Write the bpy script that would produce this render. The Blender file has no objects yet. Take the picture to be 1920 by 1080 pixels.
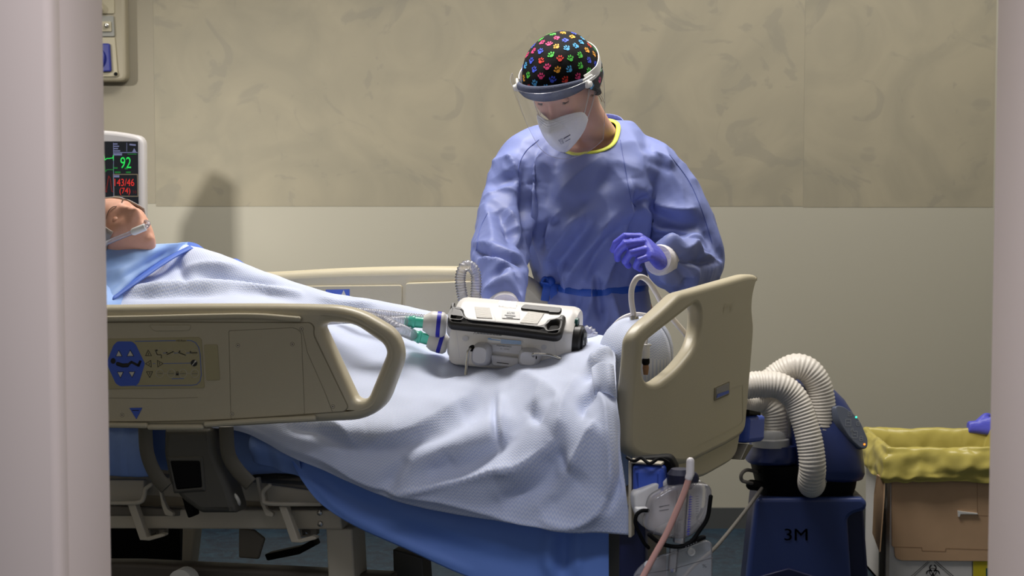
import bpy, bmesh, math, random
import numpy as np
from mathutils import Vector, Matrix, noise
from mathutils.bvhtree import BVHTree
random.seed(7)
sc = bpy.context.scene
COL = sc.collection
# ------------------------------------------------------------------ camera
FPX = 3400.0; ZC = 1.33; TH = math.atan(240/3400)
CT, ST = math.cos(TH), math.sin(TH)
def raydir(px, py):
    v = (540-py)/FPX
    return Vector(((px-960)/FPX, CT+v*ST, -ST+v*CT))
CAMP = Vector((0, 0, ZC))
def pix(px, py, Y):
    d = raydir(px, py)
    return CAMP + d*(Y/d.y)
def pz(px, z, Y):
    d = raydir(px, 700)
    return Vector((d.x*(Y/d.y), Y, z))
def proj(P):
    r = P - CAMP
    f = r.y*CT - r.z*ST; u = r.y*ST + r.z*CT
    return (960 + FPX*r.x/f, 540 - FPX*u/f)
def proj_np(V):
    r = V - np.array([0, 0, ZC])
    f = r[:, 1]*CT - r[:, 2]*ST; u = r[:, 1]*ST + r[:, 2]*CT
    return np.stack([960 + FPX*r[:, 0]/f, 540 - FPX*u/f], 1)
cam_d = bpy.data.cameras.new('camera'); cam = bpy.data.objects.new('camera', cam_d); COL.objects.link(cam)
cam_d.sensor_width = 36; cam_d.lens = FPX/1920*36
cam.location = CAMP; cam.rotation_euler = (math.pi/2-TH, 0, 0)
cam_d.clip_start = 0.05; cam_d.clip_end = 60
cam_d.dof.use_dof = True; cam_d.dof.focus_distance = 4.3; cam_d.dof.aperture_fstop = 8
sc.camera = cam
# ------------------------------------------------------------------ materials
def lin(c):
    r = []
    for x in c[:3]:
        x = x/255.0
        r.append(x/12.92 if x <= .04045 else ((x+.055)/1.055)**2.4)
    return (*r, 1.0)
M = {}
def mat(name, c, rough=.5, metal=0, var=0, vscale=8, bump=0, bscale=60, spec=.5, emit=None, estr=0, sheen=0, coat=0, sss=0):
    m = bpy.data.materials.new(name); m.use_nodes = True; nt = m.node_tree
    b = nt.nodes['Principled BSDF']
    b.inputs['Base Color'].default_value = lin(c); b.inputs['Roughness'].default_value = rough
    b.inputs['Metallic'].default_value = metal; b.inputs['Specular IOR Level'].default_value = spec
    if sheen: b.inputs['Sheen Weight'].default_value = sheen
    if coat: b.inputs['Coat Weight'].default_value = coat
    if sss:
        b.inputs['Subsurface Weight'].default_value = sss; b.inputs['Subsurface Radius'].default_value = (.012, .005, .003)
    if emit:
        b.inputs['Emission Color'].default_value = lin(emit); b.inputs['Emission Strength'].default_value = estr
    tc = nt.nodes.new('ShaderNodeTexCoord')
    if var:
        n = nt.nodes.new('ShaderNodeTexNoise'); n.inputs['Scale'].default_value = vscale; n.inputs['Detail'].default_value = 5
        nt.links.new(tc.outputs['Object'], n.inputs['Vector'])
        r = nt.nodes.new('ShaderNodeMapRange'); r.inputs['From Min'].default_value = .3; r.inputs['From Max'].default_value = .7
        r.inputs['To Min'].default_value = 1-var; r.inputs['To Max'].default_value = 1+var
        nt.links.new(n.outputs['Fac'], r.inputs['Value'])
        mx = nt.nodes.new('ShaderNodeVectorMath'); mx.operation = 'SCALE'; mx.inputs[0].default_value = lin(c)[:3]
        nt.links.new(r.outputs['Result'], mx.inputs['Scale']); nt.links.new(mx.outputs['Vector'], b.inputs['Base Color'])
    if bump:
        n = nt.nodes.new('ShaderNodeTexNoise'); n.inputs['Scale'].default_value = bscale; n.inputs['Detail'].default_value = 4
        nt.links.new(tc.outputs['Object'], n.inputs['Vector'])
        bp = nt.nodes.new('ShaderNodeBump'); bp.inputs['Strength'].default_value = bump; bp.inputs['Distance'].default_value = .004
        nt.links.new(n.outputs['Fac'], bp.inputs['Height']); nt.links.new(bp.outputs['Normal'], b.inputs['Normal'])
    M[name] = m
    return m
def clear_mat(name, c, alpha, rough=.08, tint=None, fres=1.0):
    """thin clear plastic: see-through body with tint plus mirror reflections"""
    m = bpy.data.materials.new(name); m.use_nodes = True; nt = m.node_tree; nt.nodes.clear()
    out = nt.nodes.new('ShaderNodeOutputMaterial')
    tr = nt.nodes.new('ShaderNodeBsdfTransparent'); tr.inputs[0].default_value = lin(tint or (255, 255, 255))
    df = nt.nodes.new('ShaderNodeBsdfPrincipled'); df.inputs['Base Color'].default_value = lin(c); df.inputs['Roughness'].default_value = .3
    gl = nt.nodes.new('ShaderNodeBsdfGlossy'); gl.inputs['Roughness'].default_value = rough
    m1 = nt.nodes.new('ShaderNodeMixShader'); m1.inputs[0].default_value = alpha
    nt.links.new(tr.outputs[0], m1.inputs[1]); nt.links.new(df.outputs[0], m1.inputs[2])
    lw = nt.nodes.new('ShaderNodeFresnel'); lw.inputs[0].default_value = 1.45
    ml = nt.nodes.new('ShaderNodeMath'); ml.operation = 'MULTIPLY'; ml.inputs[1].default_value = fres
    nt.links.new(lw.outputs[0], ml.inputs[0])
    m2 = nt.nodes.new('ShaderNodeMixShader'); nt.links.new(ml.outputs[0], m2.inputs[0])
    nt.links.new(m1.outputs[0], m2.inputs[1]); nt.links.new(gl.outputs[0], m2.inputs[2])
    nt.links.new(m2.outputs[0], out.inputs[0])
    M[name] = m
    return m
# ------------------------------------------------------------------ maths helpers
def catmull(pts, n, closed=False):
    P = [np.array(p, float) for p in pts]
    if len(P) == 2: return [P[0]+(P[1]-P[0])*i/n for i in range(n+1)]
    out = []; N = len(P); seg = N if closed else N-1
    for i in range(seg):
        if closed: a, b, c, d = P[(i-1) % N], P[i], P[(i+1) % N], P[(i+2) % N]
        else:
            b, c = P[i], P[i+1]
            a = P[i-1] if i > 0 else 2*b-c
            d = P[i+2] if i+2 < N else 2*c-b
        for k in range(n):
            t = k/n
            out.append(.5*((2*b)+(c-a)*t+(2*a-5*b+4*c-d)*t*t+(3*b-a-3*c+d)*t**3))
    if not closed: out.append(P[-1])
    return out
def cv(pts, n): return [Vector(p) for p in catmull(pts, n)]
def roundpoly(pts, r, n=5):
    out = []; N = len(pts)
    for i in range(N):
        p0, p, p1 = Vector(pts[i-1][:2]), Vector(pts[i][:2]), Vector(pts[(i+1) % N][:2])
        rr = pts[i][2] if len(pts[i]) > 2 else r
        a, b = p0-p, p1-p
        d = min(rr, a.length*.49, b.length*.49)
        A = p+a.normalized()*d; B = p+b.normalized()*d
        for k in range(n+1):
            t = k/n
            out.append(tuple(A*(1-t)**2+p*2*t*(1-t)+B*t*t))
    return out
class Pl:
    """a plane standing in the room; photo points are traced onto it"""
    def __init__(s, o, u, w=(0, 0, 1), g=None):
        s.o = Vector(o); s.u = Vector(u).normalized(); s.w = Vector(w); s.w = (s.w-s.u*s.w.dot(s.u)).normalized()
        s.n = s.u.cross(s.w); s.g = g
    def loc(s, px, py):
        d = raydir(px, py); off = 0
        for _ in range(8 if s.g else 1):
            o = s.o+s.n*off
            t = (o-CAMP).dot(s.n)/d.dot(s.n)
            p = CAMP+d*t-s.o; a, b = p.dot(s.u), p.dot(s.w)
            if s.g: off = s.g(a)
        return a, b
    def world(s, a, b, z=0):
        return s.o+s.u*a+s.w*b+s.n*(z+(s.g(a) if s.g else 0))
    def pt(s, px, py, off=0):
        a, b = s.loc(px, py); return s.world(a, b, off)
    def shift(s, d): return Pl(s.o-s.n*d, s.u, s.w, s.g)
    def px2m(s, px, py):
        a = s.loc(px, py); b = s.loc(px+1, py); return abs(b[0]-a[0])
_dg = lambda: bpy.context.evaluated_depsgraph_get()
def obj_to_mesh(o):
    bpy.context.view_layer.update()
    me = bpy.data.meshes.new_from_object(o.evaluated_get(_dg()))
    return me
def curve_mesh(outline, holes, half, bevel, res=3):
    cu = bpy.data.curves.new('tmp', 'CURVE'); cu.dimensions = '2D'; cu.fill_mode = 'BOTH'
    cu.extrude = max(half-bevel, 0.00001); cu.bevel_depth = bevel; cu.bevel_resolution = res; cu.offset = -bevel
    for loop in [outline]+list(holes or []):
        sp = cu.splines.new('POLY'); sp.points.add(len(loop)-1)
        for i, p in enumerate(loop): sp.points[i].co = (p[0], p[1], 0, 1)
        sp.use_cyclic_u = True
    o = bpy.data.objects.new('tmp', cu); COL.objects.link(o)
    me = obj_to_mesh(o); bpy.data.objects.remove(o); bpy.data.curves.remove(cu)
    return me
_tc = {}
def text_geo(s):
    if s in _tc: return _tc[s]
    cu = bpy.data.curves.new('tmp', 'FONT'); cu.body = s; cu.size = 1; cu.align_x = 'CENTER'; cu.align_y = 'CENTER'; cu.resolution_u = 3
    o = bpy.data.objects.new('tmp', cu); COL.objects.link(o)
    me = obj_to_mesh(o); bpy.data.objects.remove(o); bpy.data.curves.remove(cu)
    V = [v.co.copy() for v in me.vertices]; Fc = [tuple(p.vertices) for p in me.polygons]
    bpy.data.meshes.remove(me)
    if V:
        x0, x1 = min(v.x for v in V), max(v.x for v in V); y0, y1 = min(v.y for v in V), max(v.y for v in V)
        V = [((v.x-(x0+x1)/2)/(x1-x0), (v.y-(y0+y1)/2)/(y1-y0)) for v in V]
    _tc[s] = (V, Fc)
    return _tc[s]
WL = {}
def frame_of(d, up=Vector((0, 0, 1))):
    d = d.normalized()
    a = up.cross(d)
    if a.length < 1e-4: a = Vector((1, 0, 0)).cross(d)
    a.normalize(); return a, d.cross(a)
class MB:
    def __init__(s): s.v = []; s.f = []; s.m = []; s.mats = []; s.uv = {}
    def mi(s, m):
        m = M[m] if isinstance(m, str) else m
        if m not in s.mats: s.mats.append(m)
        return s.mats.index(m)
    def add(s, V, Fc, m):
        k = len(s.v); i = s.mi(m)
        s.v += [Vector(v) for v in V]
        for f in Fc: s.f.append(tuple(k+x for x in f)); s.m.append(i)
        return s
    def mesh(s, me, m, fn=None, flip=False):
        V = [v.co.copy() for v in me.vertices]
        if fn: V = [fn(v) for v in V]
        return s.add(V, [tuple(p.vertices) for p in me.polygons], m)
    def box(s, c, size, m, R=None, bev=0, seg=2):
        bm = bmesh.new(); bmesh.ops.create_cube(bm, size=1)
        for v in bm.verts: v.co = Vector((v.co.x*size[0], v.co.y*size[1], v.co.z*size[2]))
        if bev: bmesh.ops.bevel(bm, geom=list(bm.edges), offset=bev, segments=seg, affect='EDGES', profile=.5)
        c = Vector(c); bm.verts.ensure_lookup_table()
        V = [(R @ v.co if R else v.co)+c for v in bm.verts]
        bm.verts.index_update()
        s.add(V, [tuple(v.index for v in f.verts) for f in bm.faces], m); bm.free()
        return s
    def rings(s, R, m, cap=True, closed=False):
        n = len(R[0]); k = len(s.v); i = s.mi(m)
        for r in R: s.v += [Vector(p) for p in r]
        L = len(R)
        for a in range(L if closed else L-1):
            b = (a+1) % L
            for j in range(n):
                j2 = (j+1) % n
                s.f.append((k+a*n+j, k+a*n+j2, k+b*n+j2, k+b*n+j)); s.m.append(i)
        if cap and not closed:
            s.f.append(tuple(k+j for j in reversed(range(n)))); s.m.append(i)
            s.f.append(tuple(k+(L-1)*n+j for j in range(n))); s.m.append(i)
        return s
    def tube(s, pts, r, m, seg=10, cap='flat', flat=1.0, up=None, closed=False):
        pts = [Vector(p) for p in pts]; N = len(pts)
        rr = r if isinstance(r, (list, tuple, np.ndarray)) else [r]*N
        T = []
        for i in range(N):
            a = pts[i-1] if (i > 0 or closed) else pts[i]
            b = pts[(i+1) % N] if (i < N-1 or closed) else pts[i]
            T.append((b-a).normalized())
        A, B = frame_of(T[0], up or Vector((0, 0, 1)))
        R = []
        for i in range(N):
            if up is not None: A, B = frame_of(T[i], up)
            else:
                A = (A-T[i]*A.dot(T[i])).normalized(); B = T[i].cross(A)
            R.append((pts[i], A.copy(), B.copy(), rr[i]))
        def ring(p, a, b, q): return [p+a*(q*math.cos(2*math.pi*j/seg))+b*(q*flat*math.sin(2*math.pi*j/seg)) for j in range(seg)]
        L = [ring(*x) for x in R]
        if cap == 'round' and not closed:
            pre = []; post = []
            for k in range(1, 4):
                an = k/4*math.pi/2
                p, a, b, q = R[0]; pre.insert(0, ring(p-T[0]*(q*math.sin(an)), a, b, q*math.cos(an)))
                p, a, b, q = R[-1]; post.append(ring(p+T[-1]*(q*math.sin(an)), a, b, q*math.cos(an)))
            L = pre+L+post
        return s.rings(L, m, cap is not None, closed)
    def hose(s, pts, r, m, pitch=.008, amp=.1, seg=14, n=40, cap='flat'):
        P = cv(pts, n); L = [0]
        for i in range(1, len(P)): L.append(L[-1]+(P[i]-P[i-1]).length)
        tot = L[-1]; st = pitch/4; k = max(8, int(tot/st)); Q = []; rr = []; j = 0
        for i in range(k+1):
            t = tot*i/k
            while j < len(L)-2 and L[j+1] < t: j += 1
            f = (t-L[j])/max(1e-9, L[j+1]-L[j])
            Q.append(P[j].lerp(P[j+1], f)); rr.append(r*(1+amp*math.sin(2*math.pi*t/pitch)))
        return s.tube(Q, rr, m, seg, cap)
    def lathe(s, prof, o, ax, m, seg=24, cap=True, up=None):
        o = Vector(o); d = Vector(ax).normalized(); a, b = frame_of(d, up or Vector((0, 0, 1)))
        R = [[o+d*h+a*(r*math.cos(2*math.pi*j/seg))+b*(r*math.sin(2*math.pi*j/seg)) for j in range(seg)] for r, h in prof]
        return s.rings(R, m, cap)
    def ell(s, L, m, seg=24, cap=True, p=2.0):
        """loft of (super)ellipses: (centre, half axis a, half axis b)"""
        R = []
        for c, a, b in L:
            c, a, b = Vector(c), Vector(a), Vector(b); r = []
            for j in range(seg):
                t = 2*math.pi*j/seg; x, y = math.cos(t), math.sin(t)
                x = math.copysign(abs(x)**(2/p), x); y = math.copysign(abs(y)**(2/p), y)
                r.append(c+a*x+b*y)
            R.append(r)
        return s.rings(R, m, cap)
    def sphere(s, c, r, m, seg=16, ring=10, R=None):
        r = r if isinstance(r, (tuple, list)) else (r, r, r); c = Vector(c); L = []
        for i in range(ring+1):
            ph = -math.pi/2+math.pi*(i+.001 if i == 0 else (i-.001 if i == ring else i))/ring
            L.append([])
            for j in range(seg):
                t = 2*math.pi*j/seg
                q = Vector((r[0]*math.cos(ph)*math.cos(t), r[1]*math.cos(ph)*math.sin(t), r[2]*math.sin(ph)))
                L[-1].append(c+(R @ q if R else q))
        return s.rings(L, m)
    def grid(s, rows, m, uv=None):
        k = len(s.v); n = len(rows[0]); i = s.mi(m)
        for r in rows: s.v += [Vector(p) for p in r]
        for a in range(len(rows)-1):
            for b in range(n-1):
                s.f.append((k+a*n+b, k+a*n+b+1, k+(a+1)*n+b+1, k+(a+1)*n+b)); s.m.append(i)
        if uv is not None:
            for a in range(len(rows)):
                for b in range(n): s.uv[k+a*n+b] = uv[a][b]
        return s
    def plate(s, pl, out, m, holes=None, thick=.02, off=0, bev=.003, cuts=0, local=False, res=3):
        """solid slab whose front face lies off above plane pl"""
        cl = (lambda L: [tuple(p[:2]) for p in L]) if local else (lambda L: [pl.loc(*p[:2]) for p in L])
        me = curve_mesh(cl(out), [cl(h) for h in (holes or [])], thick/2, bev, res)
        if cuts:
            bm = bmesh.new(); bm.from_mesh(me)
            xs = [v.co.x for v in bm.verts]; x0, x1 = min(xs), max(xs)
            for i in range(1, cuts):
                bmesh.ops.bisect_plane(bm, geom=bm.verts[:]+bm.edges[:]+bm.faces[:], plane_co=(x0+(x1-x0)*i/cuts, 0, 0), plane_no=(1, 0, 0))
            bm.to_mesh(me); bm.free()
        s.mesh(me, m, lambda v: pl.world(v.x, v.y, v.z+off-thick/2)); bpy.data.meshes.remove(me)
        return s
    def poly(s, pl, pts, m, off=.001):
        V = [pl.pt(p[0], p[1], off) for p in pts]
        return s.add(V, [tuple(range(len(V)))], m)
    def disc(s, pl, px, py, rx, ry, m, off=.001, n=20, rot=0):
        c, q = math.cos(rot), math.sin(rot)
        return s.poly(pl, [(px+rx*math.cos(2*math.pi*i/n)*c-ry*math.sin(2*math.pi*i/n)*q, py+rx*math.cos(2*math.pi*i/n)*q+ry*math.sin(2*math.pi*i/n)*c) for i in range(n)], m, off)
    def line(s, pl, pts, w, m, off=.001, closed=False):
        """flat printed line, w in photo pixels"""
        P = [Vector(p[:2]) for p in pts]
        if closed: P.append(P[0])
        for a, b in zip(P[:-1], P[1:]):
            if (b-a).length < .01: continue
            d = (b-a).normalized(); n = Vector((-d.y, d.x))*w/2; e = d*w*.3
            s.poly(pl, [a-e+n, b+e+n, b+e-n, a-e-n], m, off)
        return s
    def text(s, pl, t, cx, cy, w, h, m, off=.0015, rot=0, skew=0):
        V, Fc = text_geo(t)
        c, q = math.cos(rot), math.sin(rot); W = []
        for x, y in V:
            X, Y = x*w+y*skew, -y*h
            W.append(pl.pt(cx+X*c-Y*q, cy+X*q+Y*c, off))
        return s.add(W, Fc, m)
    def build(s, name, parent=None, sharp=35, org=None, solid=0, sub=0, label=None):
        me = bpy.data.meshes.new(name)
        V = s.v
        if org is None:
            mn = Vector([min(v[i] for v in V) for i in range(3)]); mx = Vector([max(v[i] for v in V) for i in range(3)])
            org = (mn+mx)/2; org.z = mn.z
        org = Vector(org)
        me.from_pydata([v-org for v in V], [], s.f); me.update()
        me.polygons.foreach_set('material_index', s.m)
        for m in s.mats: me.materials.append(m)
        if s.uv:
            ul = me.uv_layers.new(name='UVMap')
            for lp in me.loops: ul.data[lp.index].uv = s.uv.get(lp.vertex_index, (0, 0))
        me.validate()
        bm = bmesh.new(); bm.from_mesh(me); bmesh.ops.recalc_face_normals(bm, faces=bm.faces[:]); bm.to_mesh(me); bm.free()
        me.shade_smooth()
        if sharp < 180: me.set_sharp_from_angle(angle=math.radians(sharp))
        o = bpy.data.objects.new(name, me); COL.objects.link(o)
        place(o, org, parent)
        if solid:
            md = o.modifiers.new('thickness', 'SOLIDIFY'); md.thickness = solid; md.offset = 0
        if sub:
            md = o.modifiers.new('smooth', 'SUBSURF'); md.levels = sub; md.render_levels = sub
        if label: o['label'] = label
        return o
def place(o, org, parent):
    WL[o] = Vector(org)
    if parent: o.parent = parent; o.location = Vector(org)-WL[parent]
    else: o.location = org
def tag(o, label=None, cat=None, group=None, kind=None):
    if label: o['label'] = label
    if cat: o['category'] = cat
    if group: o['group'] = group
    if kind: o['kind'] = kind
    return o
def empty(name, loc, label, cat, group=None):
    o = bpy.data.objects.new(name, None); COL.objects.link(o); o.empty_display_size = .05
    place(o, loc, None); return tag(o, label, cat, group)
def remesh(mb, voxel, smooth=8, fac=.5):
    """fuse overlapping lofts into one continuous skin; returns (verts, faces) in world space"""
    me = bpy.data.meshes.new('tmp'); me.from_pydata(mb.v, [], mb.f); me.update()
    bm = bmesh.new(); bm.from_mesh(me); bmesh.ops.recalc_face_normals(bm, faces=bm.faces[:]); bm.to_mesh(me); bm.free()
    o = bpy.data.objects.new('tmp', me); COL.objects.link(o)
    r = o.modifiers.new('r', 'REMESH'); r.mode = 'VOXEL'; r.voxel_size = voxel
    if smooth:
        s = o.modifiers.new('s', 'SMOOTH'); s.factor = fac; s.iterations = smooth
    m2 = obj_to_mesh(o); bpy.data.objects.remove(o)
    V = np.array([v.co[:] for v in m2.vertices]); Fc = [tuple(p.vertices) for p in m2.polygons]
    bpy.data.meshes.remove(m2); bpy.data.meshes.remove(me)
    return V, Fc
def vnormals(V, Fc):
    N = np.zeros_like(V)
    for f in Fc:
        a = V[f[0]]; c = V[f[2]]; b = V[f[1]]; d = V[f[3]] if len(f) > 3 else a
        n = np.cross(c-a, d-b) if len(f) > 3 else np.cross(b-a, c-a)
        for i in f: N[i] += n
    return N/np.maximum(1e-12, np.linalg.norm(N, axis=1))[:, None]
def folds(V, N, strokes, front=True, k=1.0):
    """push cloth out / in along drawn fold lines (photo pixels; width px; height m; c = sharp crease)"""
    P = proj_np(V); D = np.zeros(len(V))
    vw = np.array([0, 0, ZC])-V; vw /= np.linalg.norm(vw, axis=1)[:, None]
    fr = np.clip((N*vw).sum(1)*3, 0, 1) if front else np.ones(len(V))
    for st in strokes:
        pts, w, amp = st[0], st[1], st[2]; kind = st[3] if len(st) > 3 else 'g'
        Q = np.array(catmull(pts, 6)) if len(pts) > 2 else np.array(pts, float)
        best = np.full(len(V), 1e9); tt = np.zeros(len(V)); L = 0
        lens = np.linalg.norm(np.diff(Q, axis=0), axis=1); tot = lens.sum()
        for a, b, l in zip(Q[:-1], Q[1:], lens):
            if l < 1e-6: continue
            e = (b-a)/l; r = P-a; t = np.clip(r@e, 0, l)
            d = np.linalg.norm(r-t[:, None]*e, axis=1)
            u = d < best; best[u] = d[u]; tt[u] = ((L+t)/tot)[u]; L += l
        tap = np.sqrt(np.clip(np.minimum(tt, 1-tt)*4+.12, 0, 1))
        pr = np.exp(-(best/w)**2) if kind == 'g' else np.exp(-best/w)
        D += amp*k*pr*tap
    return V+N*(D*fr)[:, None]
def bvh_of(V, Fc): return BVHTree.FromPolygons([Vector(v) for v in V], Fc)
def cast(bv, px, py):
    h = bv.ray_cast(CAMP, raydir(px, py).normalized())
    return h[0], h[1]
def finish(V, Fc, name, m, parent=None, sharp=180, **k):
    mb = MB(); mb.add([Vector(v) for v in V], Fc, m)
    return mb.build(name, parent, sharp, **k)
# ------------------------------------------------------------------ colours
mat('lower_wall', (176, 172, 156), .55, bump=.05, bscale=30)
mat('side_paint', (152, 145, 126), .6, bump=.05, bscale=30)
mat('jamb', (190, 174, 162), .5)
mat('jamb_metal', (182, 174, 172), .45)
mat('corridor_wall', (176, 176, 178), .6)
mat('ceiling_paint', (225, 222, 214), .8)
mat('base_rubber', (72, 74, 74), .6)
mat('bed_plastic', (202, 192, 164), .38, bump=.06, bscale=300)
mat('bed_plastic_panel', (196, 186, 158), .42, bump=.08, bscale=350)
mat('groove', (142, 133, 109), .6)
mat('panel_film', (176, 166, 126), .35)
mat('icon_blue', (66, 98, 200), .4); mat('icon_black', (22, 22, 24), .4); mat('icon_white', (215, 212, 200), .4)
mat('line_blue', (86, 116, 190), .4); mat('line_pale', (196, 190, 166), .4)
mat('led_green', (120, 200, 40), .3, emit=(170, 255, 60), estr=2.5)
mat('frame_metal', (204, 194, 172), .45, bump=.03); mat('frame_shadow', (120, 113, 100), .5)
mat('dark_plastic', (84, 82, 74), .45); mat('dark_strap', (98, 94, 82), .5); mat('black', (7, 7, 8), .6, spec=.15)
mat('steel', (190, 188, 182), .25, metal=1); mat('base_brown', (92, 84, 74), .5)
mat('mattress_blue', (120, 148, 206), .6, var=.06, vscale=14, bump=.25, bscale=18)
mat('drape_blue', (106, 142, 216), .62, bump=.12, bscale=25, var=.04, vscale=5)
mat('chest_blue', (150, 184, 240), .6, bump=.1, bscale=40)
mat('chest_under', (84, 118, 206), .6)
mat('gown', (124, 136, 192), .5, spec=.4, bump=.15, bscale=40)
mat('gown_seam', (92, 106, 172), .45); mat('belt', (40, 84, 176), .45)
mat('trim_yellow', (214, 222, 70), .5, bump=.15, bscale=220)
mat('skin', (224, 172, 146), .48, sss=.15, var=.05, vscale=30); mat('skin_dark', (176, 118, 98), .5)
mat('lip', (180, 100, 92), .45); mat('brow', (92, 66, 48), .7); mat('lash', (34, 26, 24), .6); mat('hair', (168, 134, 92), .55)
mat('patient_skin', (218, 164, 138), .5, sss=.15, var=.05, vscale=30); mat('grey_hair', (150, 140, 130), .6)
mat('glove', (92, 96, 216), .36, bump=.3, bscale=90); mat('cuff', (232, 228, 230), .8, bump=.3, bscale=160)
mat('mask', (238, 238, 242), .75, bump=.15, bscale=120); mat('mask_print', (120, 122, 150), .7)
mat('cap_black', (12, 11, 13), .85, bump=.12, bscale=60, spec=.2)
PAW = ['paw_red', 'paw_blue', 'paw_sky', 'paw_green', 'paw_orange', 'paw_pink']
for n, c in zip(PAW, [(226, 52, 36), (62, 88, 224), (78, 172, 232), (82, 206, 72), (244, 168, 46), (226, 54, 122)]): mat(n, c, .7)
mat('foam', (78, 84, 106), .9, bump=.6, bscale=420); mat('white_plastic', (236, 234, 230), .35)
mat('vent_white', (238, 235, 230), .32); mat('vent_grey', (214, 214, 218), .4); mat('rubber', (30, 28, 26), .42, bump=.05)
mat('vent_recess', (136, 134, 130), .5); mat('label_white', (240, 240, 238), .5); mat('label_blue', (140, 186, 234), .5)
mat('print_grey', (110, 110, 112), .6); mat('port_green', (20, 84, 76), .3)
mat('band_blue', (44, 46, 190), .4); mat('filter_white', (226, 224, 220), .4)
clear_mat('teal', (70, 222, 190), .6, tint=(196, 250, 236)); mat('grille_pale', (226, 221, 210), .4)
clear_mat('clear_tube', (222, 222, 236), .34); clear_mat('visor', (206, 210, 222), .11, rough=.05, fres=.55)
clear_mat('clear_box', (228, 224, 226), .22); clear_mat('bag_film', (200, 200, 204), .36); clear_mat('feed_tube', (232, 222, 214), .72)
mat('pink_tube', (196, 150, 138), .35); mat('hose_white', (226, 220, 210), .4); mat('white_hose', (232, 226, 222), .3)
mat('bumper_blue', (66, 96, 196), .45); mat('navy', (44, 58, 112), .36); mat('navy_deep', (26, 32, 70), .4); mat('navy_base', (48, 64, 118), .38)
mat('logo_navy', (16, 20, 48), .5); mat('collar_grey', (206, 206, 204), .4); mat('gauge', (96, 104, 122), .4); mat('gauge_mark', (140, 146, 156), .4)
mat('led_teal', (40, 220, 180), .3, emit=(60, 255, 200), estr=2); mat('led_amber', (240, 130, 40), .3, emit=(255, 140, 40), estr=2)
mat('cardboard', (204, 168, 132), .8, var=.03, vscale=20); mat('card_edge', (148, 112, 82), .8); mat('card_white', (214, 212, 210), .7)
mat('bag_yellow', (192, 178, 92), .3, spec=.5, bump=.3, bscale=22); mat('sign_yellow', (214, 196, 40), .5)
mat('socket_grey', (158, 150, 128), .5); mat('socket_plate', (176, 168, 142), .5); mat('socket_blue', (34, 44, 130), .4); mat('module', (140, 140, 132), .4)
mat('monitor_white', (200, 196, 194), .4); mat('screen', (16, 18, 22), .25, emit=(30, 34, 40), estr=.35)
for n, c, e in [('s_green', (40, 230, 90), 1.0), ('s_dgreen', (30, 150, 60), .5), ('s_red', (235, 50, 40), .9), ('s_dred', (130, 30, 28), .5), ('s_blue', (60, 130, 250), .9), ('s_grey', (150, 155, 200), .5), ('s_line', (150, 135, 110), .5)]:
    mat(n, (10, 10, 10), .4, emit=c, estr=e)
mat('cord', (110, 106, 100), .5); mat('label_mirror', (150, 150, 158), .15, metal=.6)
# herringbone cotton blanket
def herring():
    m = mat('blanket', (214, 218, 236), .75, sheen=.15); nt = m.node_tree; b = nt.nodes['Principled BSDF']
    N = lambda op, x, y=None: _math(nt, op, x, y)
    uv = nt.nodes.new('ShaderNodeUVMap'); sp = nt.nodes.new('ShaderNodeSeparateXYZ'); nt.links.new(uv.outputs[0], sp.inputs[0])
    tri = N('PINGPONG', sp.outputs[0], .0042)
    w = N('ADD', sp.outputs[1], N('MULTIPLY', tri, 1.1))
    st = N('PINGPONG', w, .0030); st = N('DIVIDE', st, .0030)
    r = nt.nodes.new('ShaderNodeMapRange'); nt.links.new(st, r.inputs['Value']); r.inputs['From Min'].default_value = .3; r.inputs['From Max'].default_value = .7
    mx = nt.nodes.new('ShaderNodeMix'); mx.data_type = 'RGBA'; nt.links.new(r.outputs[0], mx.inputs[0])
    mx.inputs[6].default_value = lin((194, 206, 237)); mx.inputs[7].default_value = lin((220, 226, 245))
    nt.links.new(mx.outputs[2], b.inputs['Base Color'])
    bp = nt.nodes.new('ShaderNodeBump'); bp.inputs['Strength'].default_value = .25; bp.inputs['Distance'].default_value = .001
    nt.links.new(r.outputs[0], bp.inputs['Height']); nt.links.new(bp.outputs[0], b.inputs['Normal'])
def _math(nt, op, x, y=None):
    n = nt.nodes.new('ShaderNodeMath'); n.operation = op
    for i, q in enumerate((x, y)):
        if q is None: continue
        if isinstance(q, (int, float)): n.inputs[i].default_value = q
        else: nt.links.new(q, n.inputs[i])
    return n.outputs[0]
herring()
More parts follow.
